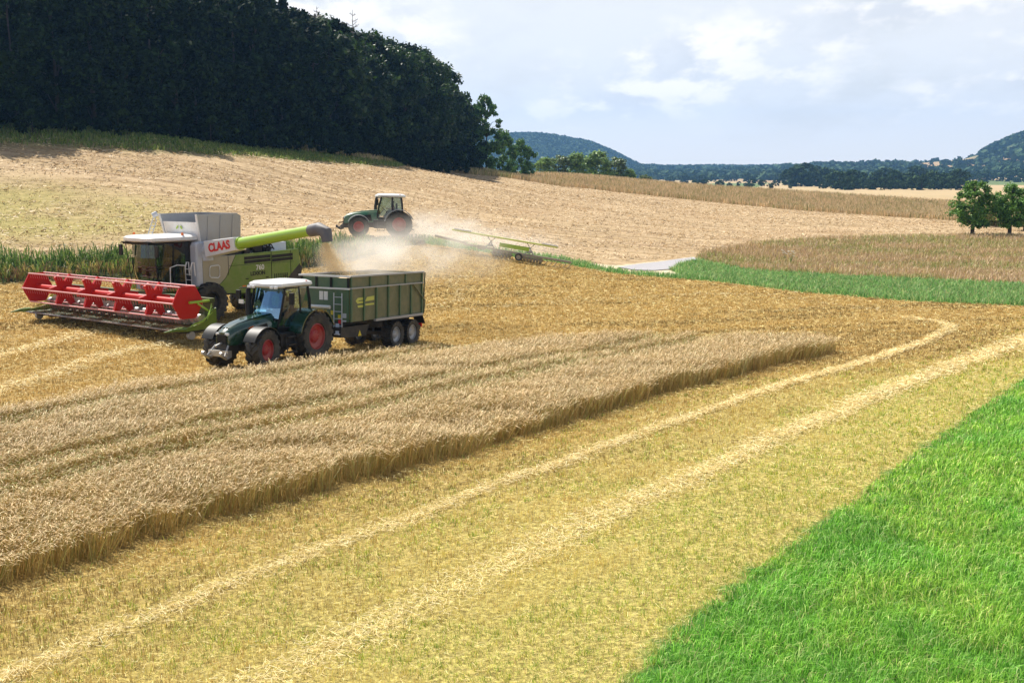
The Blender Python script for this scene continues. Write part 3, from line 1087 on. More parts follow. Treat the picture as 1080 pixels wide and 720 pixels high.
# the lighter trees that end the wood
tA = tree_proto('ash_tree', 130, 14, 1.2, 3.1, 120, 72, 0.5, [(0.09, 0.19, 0.038), (0.13, 0.26, 0.05), (0.065, 0.14, 0.028)], 'round', 0.2, 12, 0.25)
p = at(513, 180, 234)
place(tA, p[0], p[1], 1.0, (CAMH + (YH - 103) * 236 / F - tz(p[0], p[1])) / 14, label='slender lighter green tree standing at the end of the dark wood')
tB = tree_proto('hawthorn_tree', 131, 7, 0.2, 3.3, 60, 70, 0.45, MIDG, 'edge', 0.14, 8)
for px, ty, D, lab in ((530, 140, 244, 'lower green tree tucked beside the slender tree ending the wood'), (550, 149, 250, 'rounded green bush last in line after the wood')):
    p = at(px, 184, D)
    h = CAMH + (YH - ty) * D / F - tz(p[0], p[1])
    place(tB, p[0], p[1], h / 7 * (0.8 if px < 540 else 0.85), h / 7, label=lab)
# pale bushes behind the uncut strip
bB = tree_proto('willow_shrub', 140, 7, 0.2, 3.6, 60, 60, 0.5, LIGHTG, 'edge', 0.12, 8)
bC = tree_proto('willow_shrub', 141, 7, 0.2, 3.2, 55, 60, 0.5, [(0.15, 0.22, 0.09), (0.20, 0.27, 0.11), (0.12, 0.18, 0.075)], 'edge', 0.12, 8)
for pr, px, ty, D, w, lab in ((bB, 574, 167, 285, 1.0, 'small pale shrub just past the last green bush of the wood'),
                              (bC, 589, 164, 290, 1.1, 'greyish green shrub between two pale shrubs behind the uncut strip'),
                              (bB, 608, 163, 292, 1.25, 'pale green shrub before the blue hill, left of the widest one'),
                              (bB, 629, 161, 296, 1.6, 'widest and tallest pale green shrub behind the uncut strip'),
                              (bC, 648, 166, 300, 1.2, 'greyish green shrub leaning on the widest pale shrub'),
                              (bB, 664, 179, 300, .8, 'small pale shrub sloping down toward the valley'),
                              (bC, 681, 184, 300, .7, 'lowest greyish shrub at the end of the shrub row behind the strip')):
    p = at(px, 190, D)
    z0 = tz(p[0], p[1])
    h = CAMH + (YH - ty) * D / F - z0
    place(pr, p[0], p[1], w * 1.0, h / 7, label=lab, cat='shrub')

# bare dead conifer tops over the wood
SNAG = paint('dead_wood', (0.16, 0.14, 0.13), 0.9, dust=0.0)


def snag(px, ty, D, lab):
    p = at(px, 150, D)
    z0 = tz(p[0], p[1])
    h = CAMH + (YH - ty) * D / F - z0
    m = MB()
    m.tube([(0, 0, -.2), (0.1, 0, h * .5), (0, 0.1, h)], [.22, .13, .03], 7)
    rr = random.Random(int(px))
    for i in range(46):
        z = h * rr.uniform(0.55, 0.99)
        L = (h - z) * 0.30 + 0.35
        a = rr.uniform(0, 2 * PI)
        e = (math.cos(a) * L, math.sin(a) * L, z + L * rr.uniform(-.1, .55))
        m.tube([(0, 0, z), (e[0] * .5, e[1] * .5, z + (e[2] - z) * .35), e], [.055, .04, .02], 4)
        for j in range(3):
            f = rr.uniform(.4, .9)
            m.tube([(e[0] * f, e[1] * f, z + (e[2] - z) * f), (e[0] * f + rr.uniform(-.3, .3), e[1] * f + rr.uniform(-.3, .3), z + (e[2] - z) * f + rr.uniform(0, .35))], [.025, .015], 3)
    o = m.build('dead_spruce', SNAG)
    o.location = (p[0], p[1], z0)
    tag(o, lab, 'tree')


snag(374, 17, 190, 'bare grey dead spruce top standing over the middle of the wood')
snag(337, 14, 178, 'thin bare dead spruce beside the spruces over the wood')

# two fruit trees at the edge of the meadow
APPLE = [(0.10, 0.22, 0.034), (0.14, 0.29, 0.046), (0.07, 0.16, 0.026), (0.20, 0.36, 0.07)]
for px, py, ty, D, seed, rad, lab in ((1022, 248.5, 188, 138, 150, 2.2, 'rounded fruit tree with leaning crown standing alone before the uncut strip'),
                                      (1062, 247.5, 191, 138, 151, 2.1, 'fruit tree at the picture edge with a darker spreading crown')):
    p = at(px, py, D)
    h = (py - ty) * D / F
    tr = tree_proto('fruit_tree', seed, h * .96, 1.25, rad, 135, 62, 0.27, APPLE, 'round', 0.22, 16, 0.3)
    place(tr, p[0] + (0.35 if px < 1040 else 0.3), p[1], 1, 1, label=lab, rz=seed)
    ring = tufts(np.array([[p[0], p[1]]]) + RNG.normal(0, 0.7, (40, 2)), 4, .15, .4, .02, [(0.10, 0.20, 0.04), (0.2, 0.24, 0.07)], spread=.15, bend=(.2, .8))
    stuff('tree_foot_grass', [ring], M_GRASS)
yB = tree_proto('hazel_shrub', 155, 2.6, 0.05, 1.5, 34, 60, 0.26, [(0.20, 0.22, 0.05), (0.13, 0.19, 0.045), (0.28, 0.26, 0.08)], 'edge', 0.05, 5)
for px, py, D, sc, lab in ((1041, 238, 158, .75, 'low yellowish shrub showing between the two fruit trees'), (1049, 238, 160, .9, 'yellowish shrub touching the darker fruit tree'),
                           (1080, 236, 150, 1.6, 'bright green shrub cut off by the picture edge'), (1030, 237, 162, .6, 'small yellowish shrub half behind the leaning fruit tree')):
    p = at(px, py, D)
    place(yB, p[0], p[1], sc, label=lab, cat='shrub')
# white umbels in the meadow
WH = paint('white_flower', (0.8, 0.8, 0.72), 0.7, dust=0)
GRN = paint('green_stem', (0.12, 0.2, 0.06), 0.7, dust=0)
for px, py, lab in ((828, 276, 'white flowering umbel plant in the brown meadow grass'), (834, 279, 'second white umbel plant just beside and lower')):
    g0 = ground_at(px, py)
    root = empty('cow_parsley', (g0[0], g0[1], tz(*g0)))
    tag(root, lab, 'flower')
    rr = random.Random(px)
    st, fl = MB(), MB()
    for i in range(7):
        e = (rr.uniform(-.28, .28), rr.uniform(-.28, .28), rr.uniform(.6, 1.15))
        st.tube([(0, 0, 0), (e[0] * .4, e[1] * .4, e[2] * .6), e], [.015, .01, .008], 4)
        for j in range(7):
            a = j * 2 * PI / 7
            fl.add([(e[0] + math.cos(a) * .06, e[1] + math.sin(a) * .06, e[2]), (e[0] + math.cos(a - .4) * .10, e[1] + math.sin(a - .4) * .10, e[2] + .02), (e[0] + math.cos(a + .4) * .10, e[1] + math.sin(a + .4) * .10, e[2] + .02)], [(0, 1, 2)])
        fl.cyl((e[0], e[1], e[2] - .01), (e[0], e[1], e[2] + .02), .05, .04, 7)
    st.build('stem', GRN, root)
    fl.build('flower_head', WH, root)

# ---- far valley trees
FARC = [(0.045, 0.082, 0.034), (0.06, 0.10, 0.04), (0.034, 0.068, 0.028)]
fp = [tree_proto('valley_tree', 160 + i, 12, 0.3, 6.2, 34, 22, 2.0, FARC, 'edge', 0.3, 2, mat=M_FARLEAF) for i in range(3)]
rr = random.Random(5)
FAR_LABEL = 'hazy blue green broadleaf tree in the valley beyond the uncut strip'
rows_ = [  # px0, px1, D, count, tree height, spread in D
    (725, 820, 760, 9, 4.5, 60), (825, 872, 850, 10, 12, 70), (870, 950, 720, 14, 8.5, 60), (930, 1015, 700, 13, 9, 60),
    (700, 800, 1250, 14, 8, 100), (800, 1000, 1300, 20, 9, 100), (1010, 1090, 1150, 12, 10, 80), (690, 1000, 640, 14, 3.5, 40),
    (900, 1090, 1750, 20, 10, 120), (880, 1010, 620, 15, 6.5, 25), (930, 985, 900, 9, 12, 30)]
for x0, x1, D, n, h, sd in rows_:
    for i in range(n):
        px = x0 + (x1 - x0) * (i + rr.random()) / n
        d = D + rr.uniform(-sd, sd)
        x = (px - CX) * d / F
        hs = h * rr.uniform(0.7, 1.25) / 12
        place(fp[rr.randrange(3)], x, d, hs * rr.uniform(1.0, 1.5), hs, label=FAR_LABEL, group='trees of the far valley', sink=0.4)


# ---- woods that read as one mass on the far hills
def far_wood(name, pts, size, cols, nface=10):
    n = len(pts)
    r = np.random.default_rng(3)
    V, T, C = [], [], []
    base = np.c_[pts, terrain(pts[:, 0], pts[:, 1])]
    k = nface
    dv = r.normal(0, 1, (n * k, 3))
    dv /= np.linalg.norm(dv, axis=1)[:, None]
    dv[:, 2] = np.abs(dv[:, 2])
    S = np.repeat(size * r.uniform(.6, 1.3, n), k)
    c = np.repeat(base, k, 0) + dv * (S * [[.75], [.75], [.8]]).T
    nr = dv + r.normal(0, .35, dv.shape)
    nr /= np.linalg.norm(nr, axis=1)[:, None]
    uu = np.cross(nr, r.normal(0, 1, nr.shape))
    uu /= np.linalg.norm(uu, axis=1)[:, None]
    ww = np.cross(nr, uu)
    s = (S * .5)[:, None]
    V = np.stack([c - uu * s, c - ww * s, c + uu * s, c + ww * s], 1).reshape(-1, 3)
    o = (np.arange(n * k) * 4)[:, None]
    cc = np.array(cols)[r.choice(len(cols), n * k)] * np.repeat(r.normal(1, .07, (n, 1)), k, 0)
    ob = link(name, soup(name, V, o + [0, 1, 2, 3], np.repeat(np.clip(cc, .004, 1), 4, 0), M_FARLEAF))
    ob['kind'] = 'stuff'


def rand_px(n, x0, x1, d0, d1, seed):
    r = np.random.default_rng(seed)
    d = r.uniform(d0, d1, n)
    return np.c_[(r.uniform(x0, x1, n) - CX) * d / F, d]


hp_ = rand_px(16000, 470, 690, 2100, 2850, 1)
hp_ = hp_[hill_mask(hp_[:, 0], hp_[:, 1])[0] > 0.3]
far_wood('hillside_wood', hp_, 9, FARC)
a = rand_px(3600, 640, 1000, 2600, 3300, 2)
b2 = rand_px(3000, 1031, 1120, 1950, 2250, 4)
e = rand_px(900, 660, 800, 1500, 2300, 6)
c2 = rand_px(1600, 800, 1090, 1350, 2300, 5)
c2 = c2[fbm(c2[:, 0] / 190, c2[:, 1] / 240, 55) > 0.53]
far_wood('distant_wood', np.r_[a, b2, c2, e], 9, FARC)
# ================================================================== machines
M_BLACK = paint('black_plastic', (0.006, 0.006, 0.007), 0.5, dust=0.05, spec=0.3)
M_RUBBER = paint('tyre_rubber', (0.02, 0.02, 0.02), 0.6, dust=0.34, spec=0.4, dustcol=(0.26, 0.22, 0.16))
M_RIM = paint('red_rim', (0.36, 0.012, 0.02), 0.45, dust=0.3)
M_RIMG = paint('grey_rim', (0.42, 0.44, 0.47), 0.4, 0.3, dust=0.3)
M_TGREEN = paint('tractor_green', (0.004, 0.042, 0.020), 0.2, dust=0.07, coat=1.0)
M_TGREEN2 = paint('older_tractor_green', (0.03, 0.16, 0.075), 0.35, dust=0.4, coat=0.3)
M_WHITE = paint('white_paint', (0.78, 0.78, 0.77), 0.35, dust=0.2, coat=0.3)
M_LGREY = paint('light_grey_paint', (0.50, 0.54, 0.62), 0.4, dust=0.2, coat=0.2)
M_MGREY = paint('mid_grey_steel', (0.36, 0.37, 0.39), 0.45, 0.1, dust=0.2)
M_BEIGE = paint('warm_grey_panel', (0.36, 0.33, 0.24), 0.4, dust=0.35)
M_LIME = paint('seed_green', (0.105, 0.20, 0.008), 0.38, dust=0.22, coat=0.3)
M_TABLE = paint('dusty_shaded_green_table', (0.05, 0.085, 0.012), 0.6, dust=0.55, dustcol=(0.16, 0.10, 0.05))  # table green darkened for the shade under the reel, dirt over it
M_LIME2 = paint('auger_green', (0.33, 0.53, 0.035), 0.35, dust=0.12, coat=0.4)
M_RED = paint('reel_red', (0.52, 0.010, 0.005), 0.45, dust=0.06, coat=0.1, spec=0.3)
M_STEEL = paint('worn_steel', (0.50, 0.49, 0.47), 0.35, 0.7, dust=0.35)
M_DARKST = paint('dark_steel', (0.022, 0.022, 0.024), 0.55, 0.2, dust=0.15)
M_TRGREEN = paint('trailer_green', (0.06, 0.13, 0.065), 0.42, dust=0.15)
M_TROLIVE = paint('trailer_side', (0.10, 0.12, 0.055), 0.45, dust=0.35)
M_YELLOW = paint('yellow_sticker', (0.80, 0.62, 0.03), 0.5, dust=0.05)
M_DYELLOW = paint('faded_yellow_print', (0.55, 0.56, 0.10), 0.55, dust=0.1)
M_REDP = paint('red_print', (0.72, 0.03, 0.02), 0.5, dust=0.0)
M_ORANGE = paint('orange_lens', (0.85, 0.18, 0.02), 0.25, dust=0.05)
M_CHAFF = paint('caught_crop', (0.34, 0.17, 0.10), 0.9, dust=0.6)
M_GRAIN = paint('barley_grain', (0.66, 0.48, 0.26), 0.85, dust=0.0)
M_SEAT = paint('seat_fabric', (0.03, 0.03, 0.035), 0.9, dust=0.0)
M_SKIN = paint('skin', (0.50, 0.30, 0.21), 0.55, dust=0.0)
M_SHIRT = paint('red_shirt', (0.32, 0.05, 0.05), 0.85, dust=0.0)
M_SHIRTB = paint('beige_shirt', (0.40, 0.30, 0.20), 0.85, dust=0.0)
M_HAIR = paint('dark_hair', (0.04, 0.028, 0.02), 0.7, dust=0.0)
M_LENS = paint('lamp_lens', (0.75, 0.76, 0.78), 0.12, 0.0, dust=0.05, coat=0.6)
M_GLASS = glassmat('cab_glass', (0.50, 0.62, 0.60))
M_GLASSD = glassmat('dark_cab_glass', (0.26, 0.33, 0.31))
M_GLASSB = glassmat('windscreen_glass', (0.16, 0.34, 0.52), refl=0.42, rcol=(0.40, 0.66, 0.95))  # blue put into tint and gloss for the bright sky reflection


def wheel(parent, c, R, wd, rimmat, rimr, name='wheel', lugs=20, steer=0.0, smooth_tread=False):
    m = MB()
    h = wd / 2
    prof = [(rimr, -h * .72), (rimr * 1.06, -h * .86), (R * .80, -h), (R * .90, -h * .96), (R * .925, -h * .72), (R * .93, 0), (R * .925, h * .72), (R * .90, h * .96), (R * .80, h), (rimr * 1.06, h * .86), (rimr, h * .72)]
    m.lathe(prof, (0, 0, 0), 40)
    # chevron lugs
    for i in range(lugs):
        for sd in (-1, 1):
            a0 = 2 * PI * (i + (0.5 if sd > 0 else 0)) / lugs
            sw = 0.30 if not smooth_tread else 0.05
            aw = PI / lugs * (0.42 if not smooth_tread else 0.62)
            q = []
            for (yy, da) in ((0.02, 0.0), (h * .6, -sw * .6), (h * 1.0, -sw)):
                for r in ((R * .91, R) if yy < h * .9 else (R * .84, R * .975)):
                    for s2 in (-1, 1):
                        a = a0 + da + s2 * aw
                        q.append((r * math.sin(a), sd * yy, r * math.cos(a)))
            fs = []
            for k in (0, 4):
                fs += [(k + 2, k + 3, k + 7, k + 6), (k, k + 2, k + 6, k + 4), (k + 1, k + 5, k + 7, k + 3)]
            fs += [(0, 1, 3, 2), (8, 10, 11, 9)]
            m.add(q, fs)
    o = m.build(name, M_RUBBER, parent, smooth=40)
    o.location = c
    o.rotation_euler = (0, 0, steer)
    r = MB()
    for sd in (-1, 1):
        r.lathe([(rimr * 1.01, sd * h * .74), (rimr * .94, sd * h * .78), (rimr * .88, sd * h * .5), (rimr * .55, sd * h * .34), (rimr * .42, sd * h * .55), (rimr * .2, sd * h * .62), (0.001, sd * h * .62)], (0, 0, 0), 28)
        for k in range(8):
            a = 2 * PI * k / 8
            r.cyl((rimr * .32 * math.sin(a), sd * h * .5, rimr * .32 * math.cos(a)), (rimr * .32 * math.sin(a), sd * h * .66, rimr * .32 * math.cos(a)), .02, n=6)
    r.build('rim', rimmat, o, smooth=35)
    return o


def seated_person(label, loc, rz, shirt, steer_dz=0.0):
    """A driver sitting, both hands out to the wheel; one continuous body grown over a skeleton."""
    J = {'pelvis': ((0, 0, .10), .15), 'waist': ((-.02, 0, .26), .135), 'chest': ((0, 0, .45), .155), 'neck0': ((0, 0, .58), .075), 'neck': ((.015, 0, .65), .055), 'head': ((.03, 0, .75), .095), 'crown': ((.02, 0, .84), .075)}
    L = [('pelvis', 'waist'), ('waist', 'chest'), ('chest', 'neck0'), ('neck0', 'neck'), ('neck', 'head'), ('head', 'crown')]
    for s, n in ((1, 'l'), (-1, 'r')):
        J['sh' + n] = ((0, s * .19, .52), .075)
        J['el' + n] = ((.12, s * .27, .28), .05)
        J['wr' + n] = ((.38, s * .16, .34), .036)
        J['pa' + n] = ((.45, s * .15, .36), .04)
        J['hip' + n] = ((.06, s * .10, .08), .10)
        J['kn' + n] = ((.48, s * .14, .12), .075)
        J['an' + n] = ((.56, s * .13, -.28), .05)
        J['to' + n] = ((.70, s * .14, -.32), .042)
        L += [('chest', 'sh' + n), ('sh' + n, 'el' + n), ('el' + n, 'wr' + n), ('wr' + n, 'pa' + n), ('pelvis', 'hip' + n), ('hip' + n, 'kn' + n), ('kn' + n, 'an' + n), ('an' + n, 'to' + n)]
        for f in range(4):
            J[f'f{f}{n}'] = ((.51 - .004 * abs(f - 1), s * (.125 + .017 * f), .345 + .012 * (f % 2)), .0105)
            J[f'g{f}{n}'] = ((.525, s * (.128 + .016 * f), .31), .009)
            L += [('pa' + n, f'f{f}{n}'), (f'f{f}{n}', f'g{f}{n}')]
        J['th' + n] = ((.45, s * .105, .375), .011)
        J['tt' + n] = ((.49, s * .095, .355), .009)
        L += [('pa' + n, 'th' + n), ('th' + n, 'tt' + n)]
    names = list(J)
    me = bpy.data.meshes.new('tmp')
    me.from_pydata([J[k][0] for k in names], [(names.index(a), names.index(b)) for a, b in L], [])
    o = bpy.data.objects.new('tmp', me)
    COL.objects.link(o)
    sk = o.modifiers.new('s', 'SKIN')
    for i, k in enumerate(names):
        me.skin_vertices[0].data[i].radius = (J[k][1], J[k][1])
        me.skin_vertices[0].data[i].use_root = (i == 0)
    o.modifiers.new('d', 'SUBSURF').levels = 1
    dg = bpy.context.evaluated_depsgraph_get()
    body = bpy.data.meshes.new_from_object(o.evaluated_get(dg))
    bpy.data.objects.remove(o)
    body.materials.clear()
    for mt in (shirt, M_SKIN, M_SEAT):
        body.materials.append(mt)
    for pl in body.polygons:
        c = pl.center
        pl.material_index = 1 if (c.z > .60 or (c.x > .22 and c.z > .22)) else (2 if c.z < .2 else 0)
        pl.use_smooth = True
    p = link('person', body)
    p.matrix_world = loc @ Matrix.Rotation(rz, 4, 'Z')
    tag(p, label, 'person')
    hm = MB()
    hm.loft([[(.0 + r * math.cos(2 * PI * k / 12) * .95, r * math.sin(2 * PI * k / 12) * .9, z) for k in range(12)] for r, z in ((.085, .79), (.10, .83), (.085, .88), (.04, .905))])
    hm.add([(.115, -.012, .75), (.115, .012, .75), (.14, 0, .735), (.118, 0, .78)], [(0, 1, 2), (0, 2, 3), (1, 3, 2)])
    hm.build('hair', M_HAIR, p, smooth=60)
    return p


def text_obj(name, body, size, mat, parent, M, bold=0.012, ext=0.006, shear=0.0):
    cu = bpy.data.curves.new(name, 'FONT')
    cu.body = body
    cu.size = size
    cu.extrude = ext
    cu.offset = bold
    cu.shear = shear
    cu.align_x = 'CENTER'
    cu.align_y = 'CENTER'
    o = bpy.data.objects.new('tmp', cu)
    COL.objects.link(o)
    dg = bpy.context.evaluated_depsgraph_get()
    mesh = bpy.data.meshes.new_from_object(o.evaluated_get(dg))
    bpy.data.objects.remove(o)
    mesh.materials.clear()
    mesh.materials.append(mat)
    t_ = link(name, mesh, parent)
    t_.matrix_local = M
    return t_


def facing(loc, xdir, zdir):
    """Matrix putting a flat text at loc, its reading direction along xdir, its face toward zdir."""
    x, z = Vector(xdir).normalized(), Vector(zdir).normalized()
    y = z.cross(x).normalized()
    x = y.cross(z)
    return Matrix(((x.x, y.x, z.x, loc[0]), (x.y, y.y, z.y, loc[1]), (x.z, y.z, z.z, loc[2]), (0, 0, 0, 1)))


def heading(x, y, z, hd, pitch=0.0):
    """Rotation for a machine whose +X points hd degrees left of straight at the camera."""
    a = math.atan2(-math.cos(math.radians(hd)), -math.sin(math.radians(hd)))
    return Matrix.Translation((x, y, z)) @ Matrix.Rotation(a, 4, 'Z') @ Matrix.Rotation(math.radians(pitch), 4, 'Y')


def arc_fender(c, r, w0, w1, a0, a1, n=12, th=0.04):
    m = MB()
    out, inn = [], []
    for i in range(n + 1):
        a = math.radians(a0 + (a1 - a0) * i / n)
        out.append((c[0] + r * math.cos(a), c[2] + r * math.sin(a)))
        inn.append((c[0] + (r - th) * math.cos(a), c[2] + (r - th) * math.sin(a)))
    m.prism(out + inn[::-1], w0, w1, 'Y')
    return m


# ------------------------------------------------------------------ tractors
def tractor(label, M, green, roofmat, fendmat, modern=True, hoodtop=None, steer=0.0):
    T = empty('tractor', (0, 0, 0))
    T.matrix_world = M
    tag(T, label, 'tractor')
    xr, xf = -1.5, 1.5
    Rr, Rf = 1.0, 0.78
    for s in (1, -1):
        wheel(T, (xr, s * 1.02, Rr), Rr, .70, M_RIM, .52, lugs=19)
        wheel(T, (xf, s * 1.02, Rf), Rf, .60, M_RIM, .40, lugs=17, steer=steer)
    ch = MB()
    ch.box((-.1, 0, .95), (3.4, .62, .5))
    ch.box((xr, 0, 1.0), (.55, 1.7, .5))
    ch.box((xf, 0, .80), (.35, 1.7, .26))
    ch.box((2.3, 0, .85), (.7, .5, .42))
    ch.box((-2.15, 0, .9), (.6, .7, .6))
    for s in (1, -1):
        ch.tube([(-2.2, s * .42, .75), (-2.7, s * .42, .55)], .05, 6)
        ch.tube([(xf - .5, s * .25, .9), (xf, s * .75, .8)], .06, 6)
    ch.build('chassis', M_DARKST, T, bevel=.03)
    # bonnet: cross-sections from the cab forward to the nose
    rings = []
    for x, w_, zt, zb in ((-.05, .50, 2.02, 1.1), (.5, .50, 1.99, 1.08), (1.2, .47, 1.92, 1.06), (1.9, .42, 1.80, 1.02), (2.35, .36, 1.66, 1.0), (2.58, .30, 1.48, 1.0)):
        k = []
        for yy, zz in ((-1, 0), (-1, .62), (-.86, .86), (-.5, .98), (0, 1), (.5, .98), (.86, .86), (1, .62), (1, 0)):
            k.append((x, yy * w_, zb + (zt - zb) * zz))
        rings.append(k)
    hb = MB()
    hb.loft(rings)
    hood = hb.build('bonnet', green, T, smooth=50)
    ht = MB()
    tp = []
    for x, w_, zt in ((-.02, .30, 2.03), (.6, .30, 1.995), (1.3, .27, 1.915), (1.95, .22, 1.795), (2.4, .17, 1.645)):
        tp.append([(x, -w_, zt - .012), (x, -w_ * .5, zt + .005), (x, w_ * .5, zt + .005), (x, w_, zt - .012), (x, 0, zt - .08)])
    ht.loft(tp)
    ht.build('bonnet_panel', hoodtop or green, hood, smooth=60)
    gb = MB()
    gb.box((2.6, 0, 1.22), (.05, .44, .36))
    for i in range(5):
        gb.box((2.63, 0, 1.08 + i * .07), (.02, .40, .025))
    for s in (1, -1):
        gb.prism([(.5, 1.2), (1.9, 1.2), (1.75, 1.55), (.6, 1.68)], s * .492, s * .512)
    gb.build('grille', M_BLACK, T)
    for s in (1, -1):
        lb = MB()
        lb.box((2.56, s * .22, 1.42), (.10, .16, .10))
        lb.build('headlight', M_LENS, T, bevel=.02)
    fl = MB()                                      # front linkage with its arms
    for s in (1, -1):
        fl.tube([(2.6, s * .42, .62), (2.85, s * .42, .55), (3.15, s * .42, .72)], .055, 7)
        fl.tube([(2.6, s * .3, 1.0), (2.95, s * .42, .62)], .04, 6)
        fl.cyl((3.12, s * .38, .74), (3.12, s * .48, .74), .09)
    fl.tube([(2.62, 0, 1.08), (2.95, 0, 1.0)], .045, 6)
    fl.box((2.72, 0, .72), (.22, .95, .22))
    fl.build('front_linkage', M_STEEL if modern else M_DARKST, T)
    # fenders
    for s in (1, -1):
        m = arc_fender((xf, 0, Rf), Rf + .10, s * .74, s * 1.30, 25, 150)
        ff = m.build('front_fender', M_BLACK if modern else M_MGREY, T, smooth=40)
        ff.location = (0, 0, 0)
        m = arc_fender((xr, 0, Rr), Rr + .12, s * .55, s * 1.36, 12, 160, 16, .05)
        m.prism([(-1.5 + .35, 1.95), (-.62, 1.1), (-.50, 1.1), (-.36, 1.5), (-.75, 2.05)], s * .55, s * .62)
        m.build('rear_fender', fendmat, T, smooth=40)
    # cab
    xa, xb, xc = .02, -1.0, -1.78                  # windscreen foot, middle pillar, rear
    zf, zr_ = 1.45, 3.0
    fr = MB()
    for s in (1, -1):
        fr.tube([(xa + .10, s * .62, zf), (xa - .02, s * .74, 2.2), (xa - .22, s * .76, zr_)], .045, 6)
        fr.tube([(xb, s * .86, zf + .2), (xb, s * .86, 2.2), (xb - .02, s * .78, zr_)], .04, 6)
        fr.tube([(xc, s * .72, 1.95), (xc + .02, s * .74, 2.4), (xc + .1, s * .70, zr_)], .05, 6)
        fr.tube([(xa - .2, s * .76, zr_), (xc + .1, s * .70, zr_)], .04, 6)
        fr.tube([(xa + .10, s * .62, zf), (xb, s * .86, zf - .05)], .04, 6)
    fr.box((-.85, 0, 1.38), (1.8, 1.3, .16))
    fr.box((xc + .02, 0, 1.75), (.10, 1.35, .6))
    fr.tube([(xa + .10, -.62, zf + .3), (xa + .16, 0, zf + .42), (xa + .10, .62, zf + .3)], .05, 6)
    cabf = fr.build('cab_frame', M_BLACK, T)
    rb = MB()
    rg = []
    for z, g_ in ((2.99, .93), (3.06, 1.0), (3.16, .98), (3.24, .82), (3.26, .55)):
        rg.append([(-.88 + g_ * cx * 1.12, g_ * cy * .90, z) for cx, cy in ((1, -.55), (1.04, 0), (1, .55), (.85, .92), (-.85, .92), (-1, .7), (-1, -.7), (-.85, -.92), (.85, -.92))])
    rb.loft(rg)
    rb.build('cab_roof', roofmat, T, smooth=45)
    wl = MB()
    for s in (1, -1):
        for yy in (.45, .66):
            wl.box((.24, s * yy, 3.02), (.08, .15, .10))
    wl.build('work_light', M_LENS, T, bevel=.02)
    g1 = MB()
    sc_ = []
    for z, x0, wy in ((zf + .34, xa + .12, .60), (2.2, xa + .03, .69), (2.95, xa - .2, .71)):
        sc_.append([(x0 - (abs(u) ** 2) * .16 + .06, u * wy, z) for u in (-1, -.6, -.2, .2, .6, 1)])
    for i in range(2):
        for k2 in range(5):
            g1.add([sc_[i][k2], sc_[i][k2 + 1], sc_[i + 1][k2 + 1], sc_[i + 1][k2]], [(0, 1, 2, 3)])
    g1.build('windscreen', M_GLASSB if modern else M_GLASS, T, smooth=60)
    for s in (1, -1):
        g = MB()
        g.add([(xa + .06, s * .655, zf + .08), (xb + .04, s * .865, zf + .22), (xb + .03, s * .79, 2.95), (xa - .18, s * .755, 2.95)], [(0, 1, 2, 3)])
        g.build('door_glass', M_GLASS, T)
        g = MB()
        g.add([(xb - .04, s * .84, 2.05), (xc + .05, s * .735, 2.0), (xc + .12, s * .70, 2.95), (xb - .04, s * .78, 2.95)], [(0, 1, 2, 3)])
        g.build('side_glass', M_GLASS, T)
    g = MB()
    g.add([(xc - .01, -.68, 2.05), (xc - .01, .68, 2.05), (xc + .09, .66, 2.95), (xc + .09, -.66, 2.95)], [(0, 1, 2, 3)])
    g.build('rear_glass', M_GLASS, T)
    st = MB()
    st.box((-1.08, 0, 1.82), (.5, .52, .14))
    st.box((-1.34, 0, 2.2), (.14, .50, .68))
    st.box((-1.08, 0, 1.6), (.3, .3, .3))
    st.build('seat', M_SEAT, T, bevel=.04)
    sw = MB()
    cc_ = Vector((-.42, 0, 2.08))
    ring = [cc_ + Vector((.10 * math.cos(a) * 1.4, .20 * math.sin(a), .14 * math.cos(a))) for a in [2 * PI * i / 20 for i in range(21)]]
    sw.tube(ring, .018, 6)
    sw.tube([cc_, (-.15, 0, 1.75)], .03, 6)
    sw.tube([ring[0], cc_, ring[10]], .014, 5)
    sw.box((-.05, 0, 1.82), (.16, .5, .28))
    sw.build('steering_wheel', M_BLACK, T)
    # mirrors
    for s in (1, -1):
        m = MB()
        m.tube([(xa - .15, s * .78, 2.92), (xa + .05, s * 1.15, 2.95), (xa + .08, s * 1.30, 2.9)], .022, 6)
        m.box((xa + .08, s * 1.32, 2.62), (.09, .22, .46))
        m.build('mirror', M_BLACK, T, bevel=.02)
    # exhaust stack on the right-hand pillar, with its hot-guard
    ex = MB()
    ex.tube([(.22, -.72, 1.3), (.22, -.74, 2.2), (.16, -.78, 2.85), (.05, -.80, 3.1)], [.12, .12, .10, .055], 10)
    ex.build('exhaust', M_BLACK if modern else M_DARKST, T, smooth=50)
    # steps, tank
    for s in (1, -1):
        tk = MB()
        tk.box((-.1, s * .78, .98), (1.0, .42, .62))
        tk.build('fuel_tank', M_BLACK, T, bevel=.06)
    sp_ = MB()
    for i in range(3):
        sp_.box((-.15, 1.02 + .03 * (2 - i), .52 + i * .3), (.5, .24, .04))
    for q in (-.42, .12):
        sp_.tube([(q, 1.1, .5), (q, 1.0, 1.25)], .02, 5)
    sp_.tube([(.16, .95, 1.5), (.10, .98, 2.1)], .018, 6)
    sp_.build('steps', M_DARKST, T)
    bc = MB()
    bc.cyl((-1.55, .72, 3.10), (-1.55, .72, 3.22), .06, .05)
    bc.build('beacon', M_ORANGE, T)
    if modern:
        pl = MB()
        pl.box((.30, -1.02, 2.42), (.03, .24, .16))
        pl.tube([(.28, -.95, 2.4), (.1, -.78, 2.4)], .015, 5)
        pl.build('width_plate', M_WHITE, T)
        m = MB()
        m.prism([(1.35, 1.60), (1.62, 1.56), (1.60, 1.60), (1.36, 1.645)], .455, .482)
        m.build('side_lamp', M_ORANGE, T)
    return T


